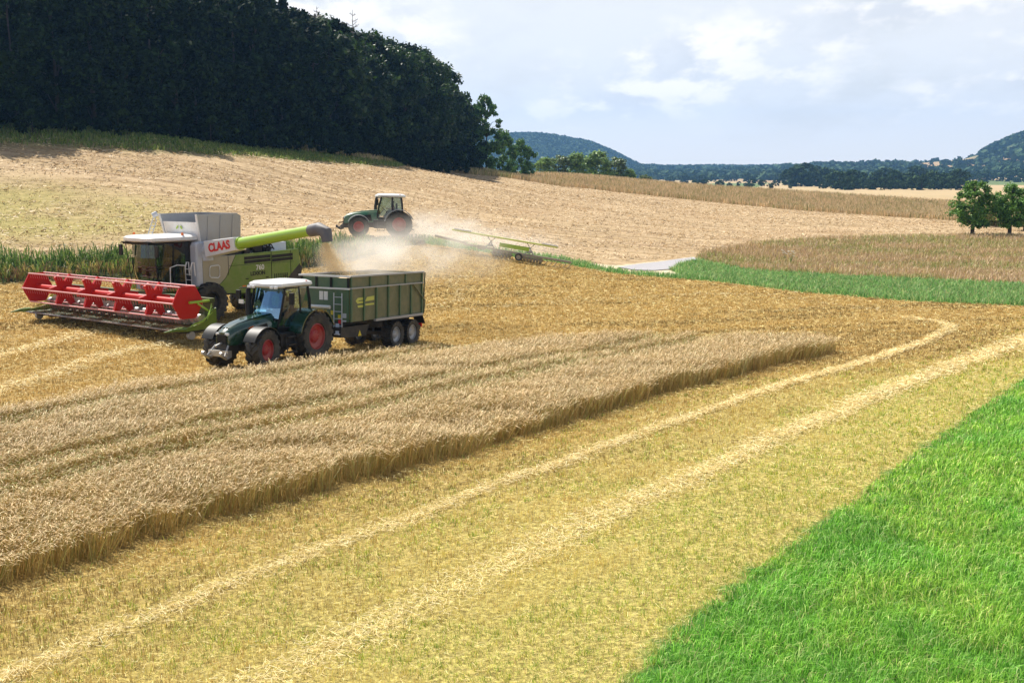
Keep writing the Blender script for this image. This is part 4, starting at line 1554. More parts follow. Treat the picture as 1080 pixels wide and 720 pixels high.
MT = heading(-9.62, 46.1, tz(-9.62, 46.1) + 0.02, 28, -1.0)
tractor('dark green tractor with red rims parked by the standing barley, hitched to the green trailer', MT, M_TGREEN, M_WHITE, M_TGREEN, True, None, steer=math.radians(6))
seated_person('driver in a beige shirt seated in the tractor before the trailer', MT @ Matrix.Translation((-1.1, 0, 1.80)), 0, M_SHIRTB)

p2 = at(406, 249.5, 90)
MT2 = heading(p2[0] - .5, p2[1], tz(p2[0] - .5, p2[1]) + .02, 82, -1.5)
tractor('older green tractor with white roof raising dust on the slope, pulling the long implement', MT2, M_TGREEN2, M_WHITE, M_MGREY, False)
seated_person('driver in a reddish shirt in the distant tractor raising dust', MT2 @ Matrix.Translation((-1.1, 0, 1.80)), 0, M_SHIRT)


# ------------------------------------------------------------------ grain trailer
def trailer(M):
    T = empty('grain_trailer', (0, 0, 0))
    T.matrix_world = M
    tag(T, 'olive green two axle grain trailer being filled in a cloud of dust', 'trailer')
    Lb, W2, zb, zt = 5.9, 1.22, 1.42, 3.28        # body length, half width, floor, rim
    fl = MB()
    fl.box((-Lb / 2, 0, zb + .04), (Lb, W2 * 2 - .06, .08))
    fl.build('floor', M_DARKST, T)
    for s in (1, -1):
        m = MB()
        y0, y1 = s * (W2 - .04), s * W2
        m.prism([(-.03, zb), (-Lb + .12, zb), (-Lb - .10, zt), (-.03, zt)], min(y0, y1), max(y0, y1))
        sd = m.build('side_wall', M_TROLIVE, T)
        for i in range(7):
            m = MB()
            x = -.06 - i * (Lb - .12) / 6
            m.box((x, s * (W2 + .035), (zb + 2.80) / 2), (.085, .066, 2.80 - zb))
            m.build('side_post', M_TRGREEN, sd)
        for i in range(5):
            m = MB()
            x = -.06 - i * (Lb - .12) / 4
            m.box((x, s * (W2 + .03), 3.06), (.07, .054, .44))
            m.build('side_post', M_TRGREEN, sd)
        m = MB()
        m.box((-Lb / 2, s * (W2 + .045), zt + .03), (Lb + .08, .12, .07))
        m.box((-Lb / 2, s * (W2 + .045), 2.82), (Lb + .02, .10, .055))
        m.box((-Lb / 2 - .9, s * (W2 + .05), zb - .03), (Lb - 1.9, .13, .10))
        m.build('rail', M_MGREY, sd)
    fw = MB()
    fw.box((-.0, 0, (zb + zt) / 2 - .02), (.05, W2 * 2 - .09, zt - zb - .04))
    front = fw.build('front_wall', M_TRGREEN, T)
    for yy in (-1.17, -.42, .32, 1.17):
        m = MB()
        m.box((.05, yy, 3.05), (.06, .09, .42))
        m.build('front_post', M_BLACK, front)
    m = MB()
    m.box((.055, 0, 2.80), (.10, W2 * 2 + .04, .07))
    m.box((.055, 0, zt + .03), (.12, W2 * 2 + .14, .07))
    m.build('front_rail', M_WHITE, front)
    m = MB()
    for yy in (-.13, .10):
        m.box((.04, yy - .05, 2.48), (.03, .19, .36))
    m.build('inspection_window', M_WHITE, front)
    m = MB()
    m.tube([(.16, -.62, 2.02), (.16, .35, 2.02)], .075, 8)
    m.build('tarp_roll', M_WHITE, front, smooth=50)
    m = MB()
    for yy, zz, w_, h_ in ((-.95, 1.86, .16, .15), (-.45, 1.80, .16, .15), (.0, 1.80, .17, .16), (.38, 1.78, .17, .17), (.72, 1.62, .13, .17), (-.1, 1.50, .30, .10)):
        m.box((.035, yy, zz), (.015, w_, h_))
    m.build('warning_sticker', M_YELLOW, front)
    m = MB()
    m.box((.04, .98, 1.68), (.02, .17, .19))
    m.box((.04, .98, 1.46), (.02, .17, .07))
    m.build('data_plate', M_LGREY, front)
    m = MB()
    m.box((.04, .74, 1.42), (.02, .12, .16))
    m.build('red_reflector', M_REDP, front)
    ld_ = MB()
    for yy in (.52, .92):
        ld_.tube([(.14, yy, 1.15), (.14, yy, 2.62)], .022, 6)
    for i in range(5):
        ld_.tube([(.14, .52, 1.25 + i * .3), (.14, .92, 1.25 + i * .3)], .017, 6)
    ld_.build('ladder', M_LGREY, T)
    br = MB()                                       # folded steps below the wall
    br.add([(.1, .58, 1.35), (.1, .76, 1.35), (.32, .90, .92), (.32, .72, .92)], [(0, 1, 2, 3)])
    br.box((.3, .80, .92), (.16, .22, .04))
    br.build('step', M_LGREY, T)
    tg = MB()
    tg.prism([(-Lb + .06, zb - .05), (-Lb - .02, zb - .05), (-Lb - .24, zt + .02), (-Lb - .14, zt + .02)], -W2 + .05, W2 - .05)
    for s in (1, -1):
        tg.tube([(-Lb + .9, s * (W2 + .07), 2.78), (-Lb - .16, s * (W2 + .07), 2.0)], .035, 6)
        tg.tube([(-Lb - .16, s * (W2 + .07), 2.0), (-Lb - .05, s * (W2 + .07), zb)], .03, 6)
        tg.tube([(-Lb - .22, s * (W2 + .02), 3.28), (-Lb - .05, s * (W2 + .02), zb - .1)], .04, 6)
    tg.build('tailgate', M_TROLIVE, T)
    cs = MB()
    for s in (1, -1):
        cs.box((-Lb / 2 + .1, s * .42, 1.24), (Lb + .4, .14, .24))
    cs.box((-.3, 0, 1.1), (.6, 1.3, .3))
    cs.prism([(.25, 1.2), (.25, .78), (-1.6, .70), (-1.9, 1.2)], -.95, .95)
    cs.tube([(.2, .5, 1.0), (1.75, .06, .55)], .07, 7)
    cs.tube([(.2, -.5, 1.0), (1.75, -.06, .55)], .07, 7)
    cs.box((1.85, 0, .53), (.34, .16, .14))
    cs.box((-3.75, 0, .62), (.14, 2.1, .16))
    cs.box((-5.15, 0, .62), (.14, 2.1, .16))
    cs.box((-4.45, .55, .95), (1.5, .12, .4))
    cs.box((-4.45, -.55, .95), (1.5, .12, .4))
    cs.box((-Lb - .05, 0, .78), (.1, 2.2, .16))
    cs.build('chassis', M_DARKST, T)
    for s in (1, -1):
        fn = MB()
        fn.box((-4.45, s * 1.02, 1.32), (2.9, .52, .04))
        fn.prism([(-5.9, 1.3), (-6.12, .95), (-6.08, .93), (-5.86, 1.3)], s * 1.02 - .26, s * 1.02 + .26)
        fn.build('mudguard', M_BLACK, T)
        lb = MB()
        lb.box((-Lb - .16, s * .98, .86), (.08, .30, .18))
        lb.build('tail_light', M_REDP, T)
        for x in (-3.75, -5.15):
            wheel(T, (x, s * .98, .60), .60, .52, M_RIMG, .34, lugs=22, smooth_tread=True)
    yt = MB()
    yt.prism([(-1.0, .75), (-1.26, .75), (-1.13, .99)], .965, .975)
    yt.build('warning_sticker', M_YELLOW, T)
    # the two-line yellow lettering (too soft in the photograph to read): maker's swoosh and bar
    sw_ = MB()
    sw_.prism([(-.42, 2.28), (-.58, 2.40), (-1.02, 2.40), (-1.02, 2.30), (-.66, 2.29), (-.62, 2.25), (-1.02, 2.25), (-1.02, 2.17), (-.56, 2.16)], W2 + .004, W2 + .012)
    sw_.prism([(-.56, 2.08), (-1.02, 2.08), (-1.02, 1.99), (-.60, 1.99)], W2 + .004, W2 + .012)
    sw_.prism([(-1.14, 2.23), (-1.28, 2.40), (-1.84, 2.43), (-1.84, 2.25)], W2 + .004, W2 + .012)
    sw_.prism([(-1.14, 2.12), (-1.84, 2.13), (-1.84, 2.05), (-1.14, 2.05)], W2 + .004, W2 + .012)
    sw_.build('yellow_emblem', M_DYELLOW, T)
    return T


MTR = heading(-7.85, 49.3, tz(-6.8, 50.8) + .08, 26, -2.2)
trailer(MTR)
# grain inside the trailer: a ridged heap, dusty
gh = MB()
nxg, nyg = 22, 12
vs = []
for i in range(nxg + 1):
    for j in range(nyg + 1):
        u, v = i / nxg, j / nyg * 2 - 1
        z = 2.95 + .27 * math.exp(-((u - .38) / .28) ** 2 - (v / .75) ** 2) + .03 * math.sin(9 * u + 5 * v)
        vs.append((-.10 - u * 5.6, v * 1.15, z))
gh.add(vs, [(i * (nyg + 1) + j, i * (nyg + 1) + j + 1, (i + 1) * (nyg + 1) + j + 1, (i + 1) * (nyg + 1) + j) for i in range(nxg) for j in range(nyg)])
border = [i * (nyg + 1) for i in range(nxg + 1)] + [nxg * (nyg + 1) + j for j in range(1, nyg + 1)] + [i * (nyg + 1) + nyg for i in range(nxg - 1, -1, -1)] + [j for j in range(nyg - 1, 0, -1)]
b0 = len(gh.v)
gh.add([(vs[i][0], vs[i][1], 1.52) for i in border], [])
nb = len(border)
gh.f += [(border[i], border[(i + 1) % nb], b0 + (i + 1) % nb, b0 + i) for i in range(nb)]
gho = gh.build('grain_heap', M_GRAIN, None, smooth=60)
gho.matrix_world = MTR
tag(gho, 'pale heap of barley grain filling the green trailer', 'grain')


# ------------------------------------------------------------------ combine harvester
MC = heading(-16.05, 58.6, 0.2, 38)


def combine(M):
    T = empty('combine_harvester', (0, 0, 0))
    T.matrix_world = M
    tag(T, 'green and white combine harvester with wide red reel, emptying its grain tank', 'combine')
    for s in (1, -1):
        wheel(T, (0, s * 1.45, .98), .98, .85, M_DARKST, .5, lugs=19)
        wheel(T, (-4.4, s * 1.25, .72), .72, .55, M_LIME2, .36, lugs=17)
    cb = MB()
    cb.box((-2.6, 0, 2.1), (5.8, 2.9, 1.6))
    cb.prism([(.3, 1.2), (-6.0, 1.2), (-6.3, 2.3), (-5.4, 3.0), (.3, 3.0)], -1.35, 1.35)
    cb.box((0, 0, .98), (.4, 2.3, .4))
    cb.box((-4.4, 0, .75), (.25, 2.1, .25))
    cb.tube([(-3.2, 0, 1.3), (-4.4, 0, .8)], .2, 6)
    cb.build('body', M_DARKST, T)
    for s in (1, -1):
        y0, y1 = sorted((s * 1.50, s * 1.57))
        m = MB()
        m.prism([(.28, 3.14), (-1.72, 3.19), (-1.08, 2.10), (-.35, 1.52), (.28, 1.78)], y0, y1)
        m.build('front_panel', M_BEIGE, T, bevel=.015)
        m = MB()
        m.prism([(-1.74, 3.19), (-5.85, 3.30), (-5.95, 2.55), (-5.0, 1.75), (-4.6, 1.35), (-2.6, 1.22), (-.42, 1.36), (-.37, 1.50), (-1.10, 2.09)], y0, y1)
        rp_ = m.build('rear_panel', M_LIME, T, bevel=.015)
        m = MB()
        y2, y3 = sorted((s * 1.565, s * 1.582))
        for a_, b_ in ((-2.25, -3.95), (-4.05, -5.45)):
            m.prism([(a_, 3.06), (b_, 3.10), (b_, 2.94), (a_, 2.90)], y2, y3)
            m.prism([(a_, 2.87), (b_, 2.91), (b_, 2.75), (a_, 2.71)], y2, y3)
        m.prism([(-3.99, 3.24), (-4.02, 3.24), (-4.02, 1.5), (-3.99, 1.5)], y2, y3)
        m.build('air_slot', M_BLACK, rp_)
        m = MB()
        pts = [(-.18, 2.72), (-.62, 2.74), (-.70, 2.66), (-.68, 2.20), (-.58, 2.12), (-.16, 2.16), (-.08, 2.24), (-.10, 2.64), (-.18, 2.72)]
        m.tube([(x, s * 1.60, z) for x, z in pts], .03, 6)
        m.build('panel_frame', M_WHITE, T)
    sm = MB()                                       # seams, catches and reflectors on the side we see
    for x, z0, z1 in ((-1.25, 2.2, 3.15), (-5.3, 2.0, 3.26)):
        sm.box((x, 1.575, (z0 + z1) / 2), (.018, .016, z1 - z0))
    sm.box((-3.4, 1.575, 2.66), (4.2, .014, .016))
    for x in (-2.4, -3.7, -4.9):
        sm.box((x, 1.585, 1.95), (.16, .03, .05))
    for i in range(7):
        sm.box((-4.2 - i * .14, 1.576, 1.85), (.05, .016, .5))
    sm.build('panel_seam', M_BLACK, T)
    rl_ = MB()
    for x in (-2.2, -4.6):
        rl_.box((x, 1.58, 1.6), (.22, .02, .06))
    rl_.build('side_reflector', M_ORANGE, T)
    text_obj('side_lettering', 'LEXION', .27, M_BLACK, T, facing((-3.1, 1.578, 2.18), (-1, 0, .02), (0, 1, 0)), .008)
    text_obj('side_number', '760', .36, M_WHITE, T, facing((-3.25, 1.578, 2.47), (-1, 0, .02), (0, 1, 0)), .004)
    dk = MB()
    dk.box((-2.8, 0, 3.12), (5.8, 3.0, .10))
    dk.box((-4.9, -.2, 3.4), (1.6, 2.0, .5))
    dk.build('top_deck', M_LGREY, T, bevel=.03)
    en = MB()
    rr = random.Random(4)
    for i in range(16):
        en.box((rr.uniform(-4.2, -1.9), rr.uniform(.5, 1.35), 3.22 + rr.uniform(0, .45)), (rr.uniform(.2, .7), rr.uniform(.15, .4), rr.uniform(.15, .45)))
    for i in range(9):
        x = rr.uniform(-4.2, -1.6)
        en.tube([(x, 1.3, 3.2), (x - .2, 1.2, 3.62 + rr.uniform(0, .2)), (x - rr.uniform(.3, .8), .9, 3.3)], .035, 6)
    en.tube([(-1.4, 1.42, 3.2), (-2.0, 1.40, 3.5), (-3.6, 1.36, 3.62), (-4.3, 1.35, 3.4)], .045, 6)
    en.cyl((-3.9, .9, 3.2), (-3.9, .9, 3.85), .12)
    en.build('engine', M_BLACK, T)
    # grain tank with raised flaps
    tk = MB()
    tk.box((-1.05, 0, 3.35), (2.5, 2.7, .7))
    tk.build('grain_tank', M_DARKST, T)
    m = MB()
    m.add([(.15, -1.25, 3.6), (.15, 1.25, 3.6), (.42, 1.28, 4.85), (.42, -1.28, 4.85), (.10, -1.25, 3.6), (.10, 1.25, 3.6), (.36, 1.28, 4.85), (.36, -1.28, 4.85)],
          [(0, 1, 2, 3), (7, 6, 5, 4), (0, 4, 5, 1), (3, 2, 6, 7), (1, 5, 6, 2), (0, 3, 7, 4)])
    ff = m.build('front_flap', M_WHITE, T)
    em = MB()
    for sx in (-1, 1):
        em.prism([(sx * .05, 4.66), (sx * .16, 4.66), (sx * .26, 4.50), (sx * .16, 4.50)], .415, .43, 'X')
    em.build('flap_emblem', M_LIME2, ff)
    for s in (1, -1):
        m = MB()
        a_, b_ = s * 1.27, s * 1.34
        q = [(.14, 3.6), (.50, 5.22), (-1.95, 5.24), (-2.2, 5.12), (-2.25, 3.6)]
        m.add([(x, s * (1.27 + (z - 3.6) * .10), z) for x, z in q] + [(x, s * (1.32 + (z - 3.6) * .10), z) for x, z in q],
              [(0, 1, 2, 3, 4), (9, 8, 7, 6, 5)] + [(i, (i + 1) % 5, 5 + (i + 1) % 5, 5 + i) for i in range(5)])
        fp_ = m.build('side_flap', M_MGREY, T)
        m = MB()
        m.add([(.17, s * 1.24, 3.6), (.53, s * 1.40, 5.24), (.53, s * 1.52, 5.24), (.17, s * 1.36, 3.6), (.13, s * 1.24, 3.6), (.48, s * 1.40, 5.24), (.48, s * 1.52, 5.24), (.13, s * 1.36, 3.6)],
              [(0, 1, 2, 3), (4, 7, 6, 5), (0, 4, 5, 1), (1, 5, 6, 2), (2, 6, 7, 3)])
        m.build('flap_edge', M_WHITE, fp_)
    m = MB()
    m.add([(-2.2, -1.3, 3.6), (-2.2, 1.3, 3.6), (-1.98, 1.42, 5.24), (-1.98, -1.42, 5.24), (-2.26, -1.3, 3.6), (-2.26, 1.3, 3.6), (-2.04, 1.42, 5.24), (-2.04, -1.42, 5.24)],
          [(0, 1, 2, 3), (7, 6, 5, 4), (0, 4, 5, 1), (3, 2, 6, 7), (1, 5, 6, 2), (0, 3, 7, 4)])
    m.build('rear_flap', M_MGREY, T)
    for s in (1, -1):                               # folded ribs and hinges of the tank flaps
        m = MB()
        for i in range(3):
            x = -.2 - i * .75
            m.add([(x + dx, s * (yb + (z - 3.6) * .10), z) for z in (3.65, 5.16) for dx, yb in ((-.03, 1.322), (.03, 1.322), (.03, 1.35), (-.03, 1.35))],
                  [(0, 1, 2, 3), (7, 6, 5, 4), (0, 4, 5, 1), (1, 5, 6, 2), (2, 6, 7, 3), (3, 7, 4, 0)])
        m.build('flap_rib', M_MGREY, T)
    # cab
    cf = MB()
    cf.box((1.45, 0, 1.92), (1.9, 1.9, .22))
    for s in (1, -1):
        cf.tube([(2.32, s * .86, 1.95), (2.50, s * .93, 2.9), (2.42, s * .95, 3.92)], .035, 6)
        cf.tube([(.62, s * 1.0, 1.95), (.60, s * 1.0, 3.92)], .09, 6)
        cf.tube([(2.42, s * .95, 3.94), (.6, s * 1.0, 3.94)], .05, 6)
        cf.tube([(1.55, s * 1.0, 1.95), (1.52, s * 1.0, 3.92)], .03, 6)
    cf.box((.58, 0, 2.9), (.08, 1.9, 2.0))
    cf.tube([(2.42, -.95, 3.92), (2.62, 0, 3.92), (2.42, .95, 3.92)], .05, 6)
    cf.build('cab_frame', M_BLACK, T)
    rf = MB()
    rg = []
    for z, g_ in ((3.96, .95), (4.02, 1.02), (4.16, 1.02), (4.24, .94), (4.28, .7)):
        rg.append([(1.55 + g_ * cx * 1.42, g_ * cy * 1.2, z) for cx, cy in ((.86, -.95), (1.0, -.55), (1.05, 0), (1.0, .55), (.86, .95), (-.9, 1), (-1, .9), (-1, -.9), (-.9, -1))])
    rf.loft(rg)
    rf.build('cab_roof', M_WHITE, T, smooth=45)
    vz = MB()
    vz.prism([(2.05, 3.97), (2.98, 3.97), (2.94, 3.86), (2.1, 3.82)], -1.02, 1.02)
    vz.build('roof_visor', M_BLACK, T)
    lb = MB()
    for yy in (-.75, -.5, -.25, .25, .5, .75):
        lb.box((2.93 - abs(yy) * .08, yy, 3.91), (.06, .15, .08))
    lb.build('work_light', M_LENS, T, bevel=.015)
    g = MB()
    rws = []
    for z, x0, wy in ((2.0, 2.34, .86), (2.5, 2.46, .90), (3.2, 2.50, .93), (3.9, 2.44, .94)):
        rws.append([(x0 + .18 - .18 * u * u, u * wy, z) for u in (-1, -.66, -.33, 0, .33, .66, 1)])
    for i in range(3):
        for k2 in range(6):
            g.add([rws[i][k2], rws[i][k2 + 1], rws[i + 1][k2 + 1], rws[i + 1][k2]], [(0, 1, 2, 3)])
    g.build('windscreen', M_GLASSD, T, smooth=60)
    for s in (1, -1):
        g = MB()
        g.add([(2.33, s * .90, 2.02), (.66, s * 1.02, 2.02), (.66, s * 1.02, 3.9), (2.42, s * .97, 3.9)], [(0, 1, 2, 3)])
        g.build('door_glass', M_GLASSD, T)
    st = MB()
    st.box((1.15, 0, 2.35), (.5, .5, .14))
    st.box((.88, 0, 2.75), (.14, .5, .75))
    st.box((1.15, 0, 2.15), (.3, .3, .3))
    st.box((1.3, -.42, 2.55), (.5, .16, .12))
    st.build('seat', M_SEAT, T, bevel=.04)
    sw = MB()
    cc_ = Vector((1.78, 0, 2.68))
    ring = [cc_ + Vector((.14 * math.cos(a), .19 * math.sin(a), .10 * math.cos(a))) for a in [2 * PI * i / 20 for i in range(21)]]
    sw.tube(ring, .018, 6)
    sw.tube([cc_, (2.05, 0, 2.05)], .035, 6)
    sw.tube([ring[0], cc_, ring[10]], .014, 5)
    sw.build('steering_wheel', M_BLACK, T)
    bn = MB()
    bn.loft([[(2.55 - .14 * abs(u) ** 2 - dx, u * 1.0, z) for u in (-1, -.6, -.2, .2, .6, 1)] + [(2.0, 1.0, z), (2.0, -1.0, z)] for z, dx in ((1.62, .10), (1.68, .02), (1.92, 0), (1.97, .08))])
    bd = bn.build('cab_skirt', M_LGREY, T, smooth=40)
    text_obj('skirt_lettering', 'CLAAS', .27, M_REDP, bd, facing((2.56, .12, 1.80), (0, 1, 0), (1, 0, 0)), .012)
    hl = MB()
    hl.cyl((2.44, -.93, 1.82), (2.58, -.95, 1.82), .17, .15, 14)
    hl.build('side_lamp', M_LIME2, T)
    # grey pod and ladder beside the cab
    pd = MB()
    pd.prism([(.62, 1.75), (.30, 1.75), (-.12, 1.8), (-.12, 3.72), (.02, 3.92), (.50, 3.92), (.62, 3.75)], 1.0, 1.54)
    pd.build('ladder_pod', M_LGREY, T, bevel=.08)
    hr = MB()
    for yy in (1.12, 1.55):
        hr.tube([(.95, yy, 1.75), (.98, yy, 2.7), (.90, yy, 2.95), (.78, yy, 2.95), (.74, yy, 2.3)], .032, 6)
    hr.tube([(1.9, 1.18, 1.9), (1.9, 1.2, 2.75), (1.5, 1.2, 2.85), (1.0, 1.2, 2.8)], .03, 6)
    for i in range(4):
        hr.tube([(.95, 1.12, 1.85 + i * .26), (.95, 1.55, 1.85 + i * .26)], .02, 6)
    hr.build('hand_rail', M_WHITE, T)
    pf = MB()
    pf.box((1.35, 1.35, 1.72), (1.7, .62, .07))
    for i in range(4):
        pf.box((1.1, 1.55 + .07 * i, 1.42 - i * .3), (.5, .2, .04))
    pf.box((.5, 1.2, 1.5), (1.3, .5, .35))
    pf.build('platform', M_LIME, T)
    # mirrors
    for s, z0 in ((1, 3.7), (-1, 3.7)):
        m = MB()
        m.tube([(2.5, s * .98, 3.92), (2.78, s * 1.35, 3.95), (2.78, s * 1.42, 3.85)], .025, 6)
        m.box((2.78, s * 1.43, 3.55), (.08, .24, .52))
        m.tube([(2.70, s * 1.15, 3.95), (2.50, s * 1.05, 2.0)], .022, 6)
        m.build('mirror', M_BLACK, T, bevel=.03)
    for x, y in ((2.3, -1.0), (1.0, 1.02)):
        m = MB()
        m.cyl((x, y, 4.24), (x, y, 4.38), .07, .055, 10)
        m.build('beacon', M_ORANGE, T)
    ms = MB()                                       # hinged lamp mast on the far side of the roof
    for yy in (-1.05, -.72):
        ms.tube([(1.5, yy, 4.2), (1.2, yy, 4.9), (1.18, -.88, 5.18)], .022, 5)
    for i in range(4):
        ms.tube([(1.44 - .07 * i, -1.05, 4.35 + .16 * i), (1.44 - .07 * i, -.72, 4.35 + .16 * i)], .014, 5)
    ms.cyl((1.24, -.95, 5.16), (1.10, -.80, 5.26), .12, .12, 10)
    ms.build('lamp_mast', M_LGREY, T)
    # unloading pipe swung out over the trailer
    b0_, e0_ = Vector((-.05, 1.45, 3.52)), Vector((-.10, 9.3, 4.72))
    d_ = (e0_ - b0_).normalized()
    el = MB()
    el.cyl((-.05, 1.42, 3.0), (-.05, 1.42, 3.62), .34, .34, 16)
    el.cyl(b0_, b0_ + d_ * .8, .36, .33, 16)
    el.build('pipe_elbow', M_LGREY, T, smooth=40)
    up = d_.cross(Vector((1, 0, 0))).normalized()
    if up.z < 0:
        up = -up
    wb = MB()
    rings = []
    for q, hgt in ((.30, .40), (2.55, .31)):
        c = b0_ + d_ * q
        rings.append([c + Vector((.36, 0, 0)) - up * hgt, c + Vector((.36, 0, 0)) + up * hgt, c + Vector((-.36, 0, 0)) + up * hgt, c + Vector((-.36, 0, 0)) - up * hgt])
    wb.loft(rings)
    wbo = wb.build('pipe_box', M_WHITE, T, bevel=.04)
    text_obj('pipe_lettering', 'CLAAS', .54, M_REDP, wbo, facing(b0_ + d_ * 1.45 + Vector((.372, 0, 0)), d_, (1, 0, 0)), .022)
    pp = MB()
    pp.cyl(b0_ + d_ * 2.4, e0_ - d_ * .35, .27, .24, 20)
    pp.cyl(b0_ + d_ * 2.56, b0_ + d_ * 2.64, .31, .31, 20)
    pp.build('unloading_pipe', M_LIME2, T, smooth=40)
    spt = MB()
    c = e0_
    spt.loft([[c - d_ * .45 + Vector((math.cos(a) * .28, 0, 0)) + up * (math.sin(a) * .28) for a in [2 * PI * i / 14 for i in range(14)]],
              [c + d_ * .15 + Vector((math.cos(a) * .30, 0, 0)) + up * (math.sin(a) * .30) for a in [2 * PI * i / 14 for i in range(14)]],
              [c + d_ * .55 - Vector((0, 0, .22)) + Vector((math.cos(a) * .29, 0, 0)) + (up * .6 + d_ * .8).normalized() * (math.sin(a) * .30) for a in [2 * PI * i / 14 for i in range(14)]],
              [c + d_ * .62 - Vector((0, 0, .62)) + Vector((math.cos(a) * .25, 0, 0)) + d_ * (math.sin(a) * .24) for a in [2 * PI * i / 14 for i in range(14)]]], caps=False)
    spt.build('rubber_spout', paint('spout_rubber', (0.10, 0.10, 0.12), 0.6, dust=.3), T, smooth=50)
    # feeder house
    fh = MB()
    fh.prism([(.9, 1.85), (.9, 1.15), (3.2, .55), (3.35, 1.25)], -.7, .7)
    fh.build('feeder_house', M_LIME, T, bevel=.03)
    # ---------------- header
    W = 6.15
    hd = MB()
    hd.prism([(3.28, .55), (3.36, .55), (3.36, 1.62), (3.28, 1.62)], -W, W)
    hd.prism([(3.2, 1.55), (3.42, 1.55), (3.42, 1.72), (3.2, 1.72)], -W, W)
    hd.prism([(3.2, .46), (4.2, .38), (5.05, .42), (5.05, .46), (4.2, .44), (3.3, .56)], -W, W)
    H_ = hd.build('header', M_TABLE, T)
    for s in (1, -1):
        m = MB()
        y0, y1 = sorted((s * W, s * (W + .07)))
        m.prism([(3.2, .42), (3.2, 1.30), (3.42, 1.22), (3.7, .78), (4.4, .60), (5.0, .54), (5.5, .50), (5.55, .46), (5.0, .38)], y0, y1)
        m.tube([(4.9, s * (W + .10), .5), (5.4, s * (W + .10), .52), (5.95, s * (W + .02), .46)], [.12, .08, .02], 8)
        m.build('crop_divider', M_LIME, H_)
        m = MB()
        for q in range(4):
            m.tube([(3.35, s * (W - .05 + .03 * q), 1.5 - .12 * q), (3.7 + .12 * q, s * (W + .22), 1.05 - .1 * q), (4.1 + .1 * q, s * (W + .12), .72), (4.6, s * (W + .10), .62)], .022, 5)
        m.build('hose', M_LIME2, H_)
        m = MB()
        m.tube([(3.3, s * (W - .12), 1.62), (4.55, s * (W - .02), 1.62)], .06, 7)
        m.tube([(3.35, s * (W - .12), 1.1), (4.1, s * (W - .05), 1.55)], .045, 7)
        m.build('reel_arm', M_LIME2, H_)
        m = MB()
        m.cyl((4.5, s * (W - .15), .18), (4.5, s * (W + .02), .18), .18, .18, 14)
        m.build('gauge_wheel', M_MGREY, H_)
    au = MB()
    au.cyl((3.85, -W + .1, .86), (3.85, W - .1, .86), .20, n=14)
    au.build('auger_drum', M_STEEL, H_, smooth=40)
    afl = MB()
    n_ = 260
    hel = []
    for i in range(n_ + 1):
        y = -W + .15 + (2 * W - .3) * i / n_
        a = 2 * PI * (y / .62) * (1 if y < 0 else -1)
        hel.append(((3.85 + .2 * math.cos(a), y, .86 + .2 * math.sin(a)), (3.85 + .34 * math.cos(a), y, .86 + .34 * math.sin(a))))
    for i in range(n_):
        afl.add([hel[i][0], hel[i][1], hel[i + 1][1], hel[i + 1][0]], [(0, 1, 2, 3)])
    afl.build('auger_flight', M_STEEL, H_)
    kn = MB()
    kn.box((5.08, 0, .42), (.10, 2 * W, .05))
    for i in range(80):
        y = -W + .1 + i * (2 * W - .2) / 79
        kn.add([(5.1, y - .05, .41), (5.1, y + .05, .41), (5.26, y, .43), (5.1, y, .46)], [(0, 1, 2), (0, 2, 3), (1, 3, 2)])
    kn.build('cutter_bar', M_STEEL, H_)
    sk = MB()
    sk.prism([(3.3, .50), (4.2, .36), (5.0, .40), (5.0, .34), (4.2, .26), (3.4, .34)], -W + .05, W - .05)
    for i in range(12):
        y = -W + .5 + i * 1.0
        sk.prism([(3.5, .34), (4.9, .34), (4.7, .22), (3.8, .16)], y - .12, y + .12)
    sk.build('skid_plate', M_DARKST, H_)
    # crop caught under and along the table
    ca = MB()
    rr = random.Random(9)
    for i in range(2600):
        y = rr.uniform(-W + .2, W - .1)
        if rr.random() > .35 + .65 * (y + W) / (2 * W):
            continue
        x = rr.uniform(4.3, 5.2)
        z = rr.uniform(.36, .62)
        a = rr.uniform(0, 2 * PI)
        L = rr.uniform(.08, .28)
        dx, dy, dz = math.cos(a) * L, math.sin(a) * L, rr.uniform(-.22, .12)
        ca.add([(x, y, z), (x + .02, y + .02, z + .02), (x + dx, y + dy, z + dz)], [(0, 1, 2)])
    ca.build('caught_crop', M_CHAFF, H_)
    # reel
    R, xc, zc = .80, 4.55, 1.62
    rl = MB()
    rl.cyl((xc, -W + .1, zc), (xc, W - .1, zc), .15, n=16)
    reel = rl.build('reel', M_RED, H_, smooth=40)
    ang = [PI / 2 - .52 + i * PI / 3 for i in range(6)]
    for k2 in range(6):
        y = -W + .14 + k2 * (2 * W - .28) / 5
        end = k2 in (0, 5)
        m = MB()
        if end:
            m.prism([(xc + R * 1.02 * math.cos(a), zc + R * 1.02 * math.sin(a)) for a in ang], y - .03, y + .03)
        else:
            poly = []
            for i in range(6):
                for da, rr2 in ((-.16, 1.0), (.16, 1.0), (PI / 6, .52)):
                    poly.append((xc + R * rr2 * math.cos(ang[i] + da), zc + R * rr2 * math.sin(ang[i] + da)))
            m.prism(poly, y - .07, y + .07)
        o = m.build('reel_plate', M_RED, H_)
    BATP = paint('reel_bat_paint', (0.72, 0.30, 0.30), .35, dust=.1)
    for a in ang:
        m = MB()
        px_, pz_ = xc + R * math.cos(a), zc + R * math.sin(a)
        m.cyl((px_, -W + .1, pz_), (px_, W - .1, pz_), .036, n=8)
        for i in range(60):
            y = -W + .2 + i * (2 * W - .4) / 59
            m.tube([(px_, y, pz_), (px_ - .05, y, pz_ - .22)], .009, 3)
        m.build('reel_bat', BATP, H_)
    return T


combine(MC)
seated_person('driver in a red shirt behind the windscreen of the combine', MC @ Matrix.Translation((1.12, 0, 2.36)), 0, M_SHIRT)

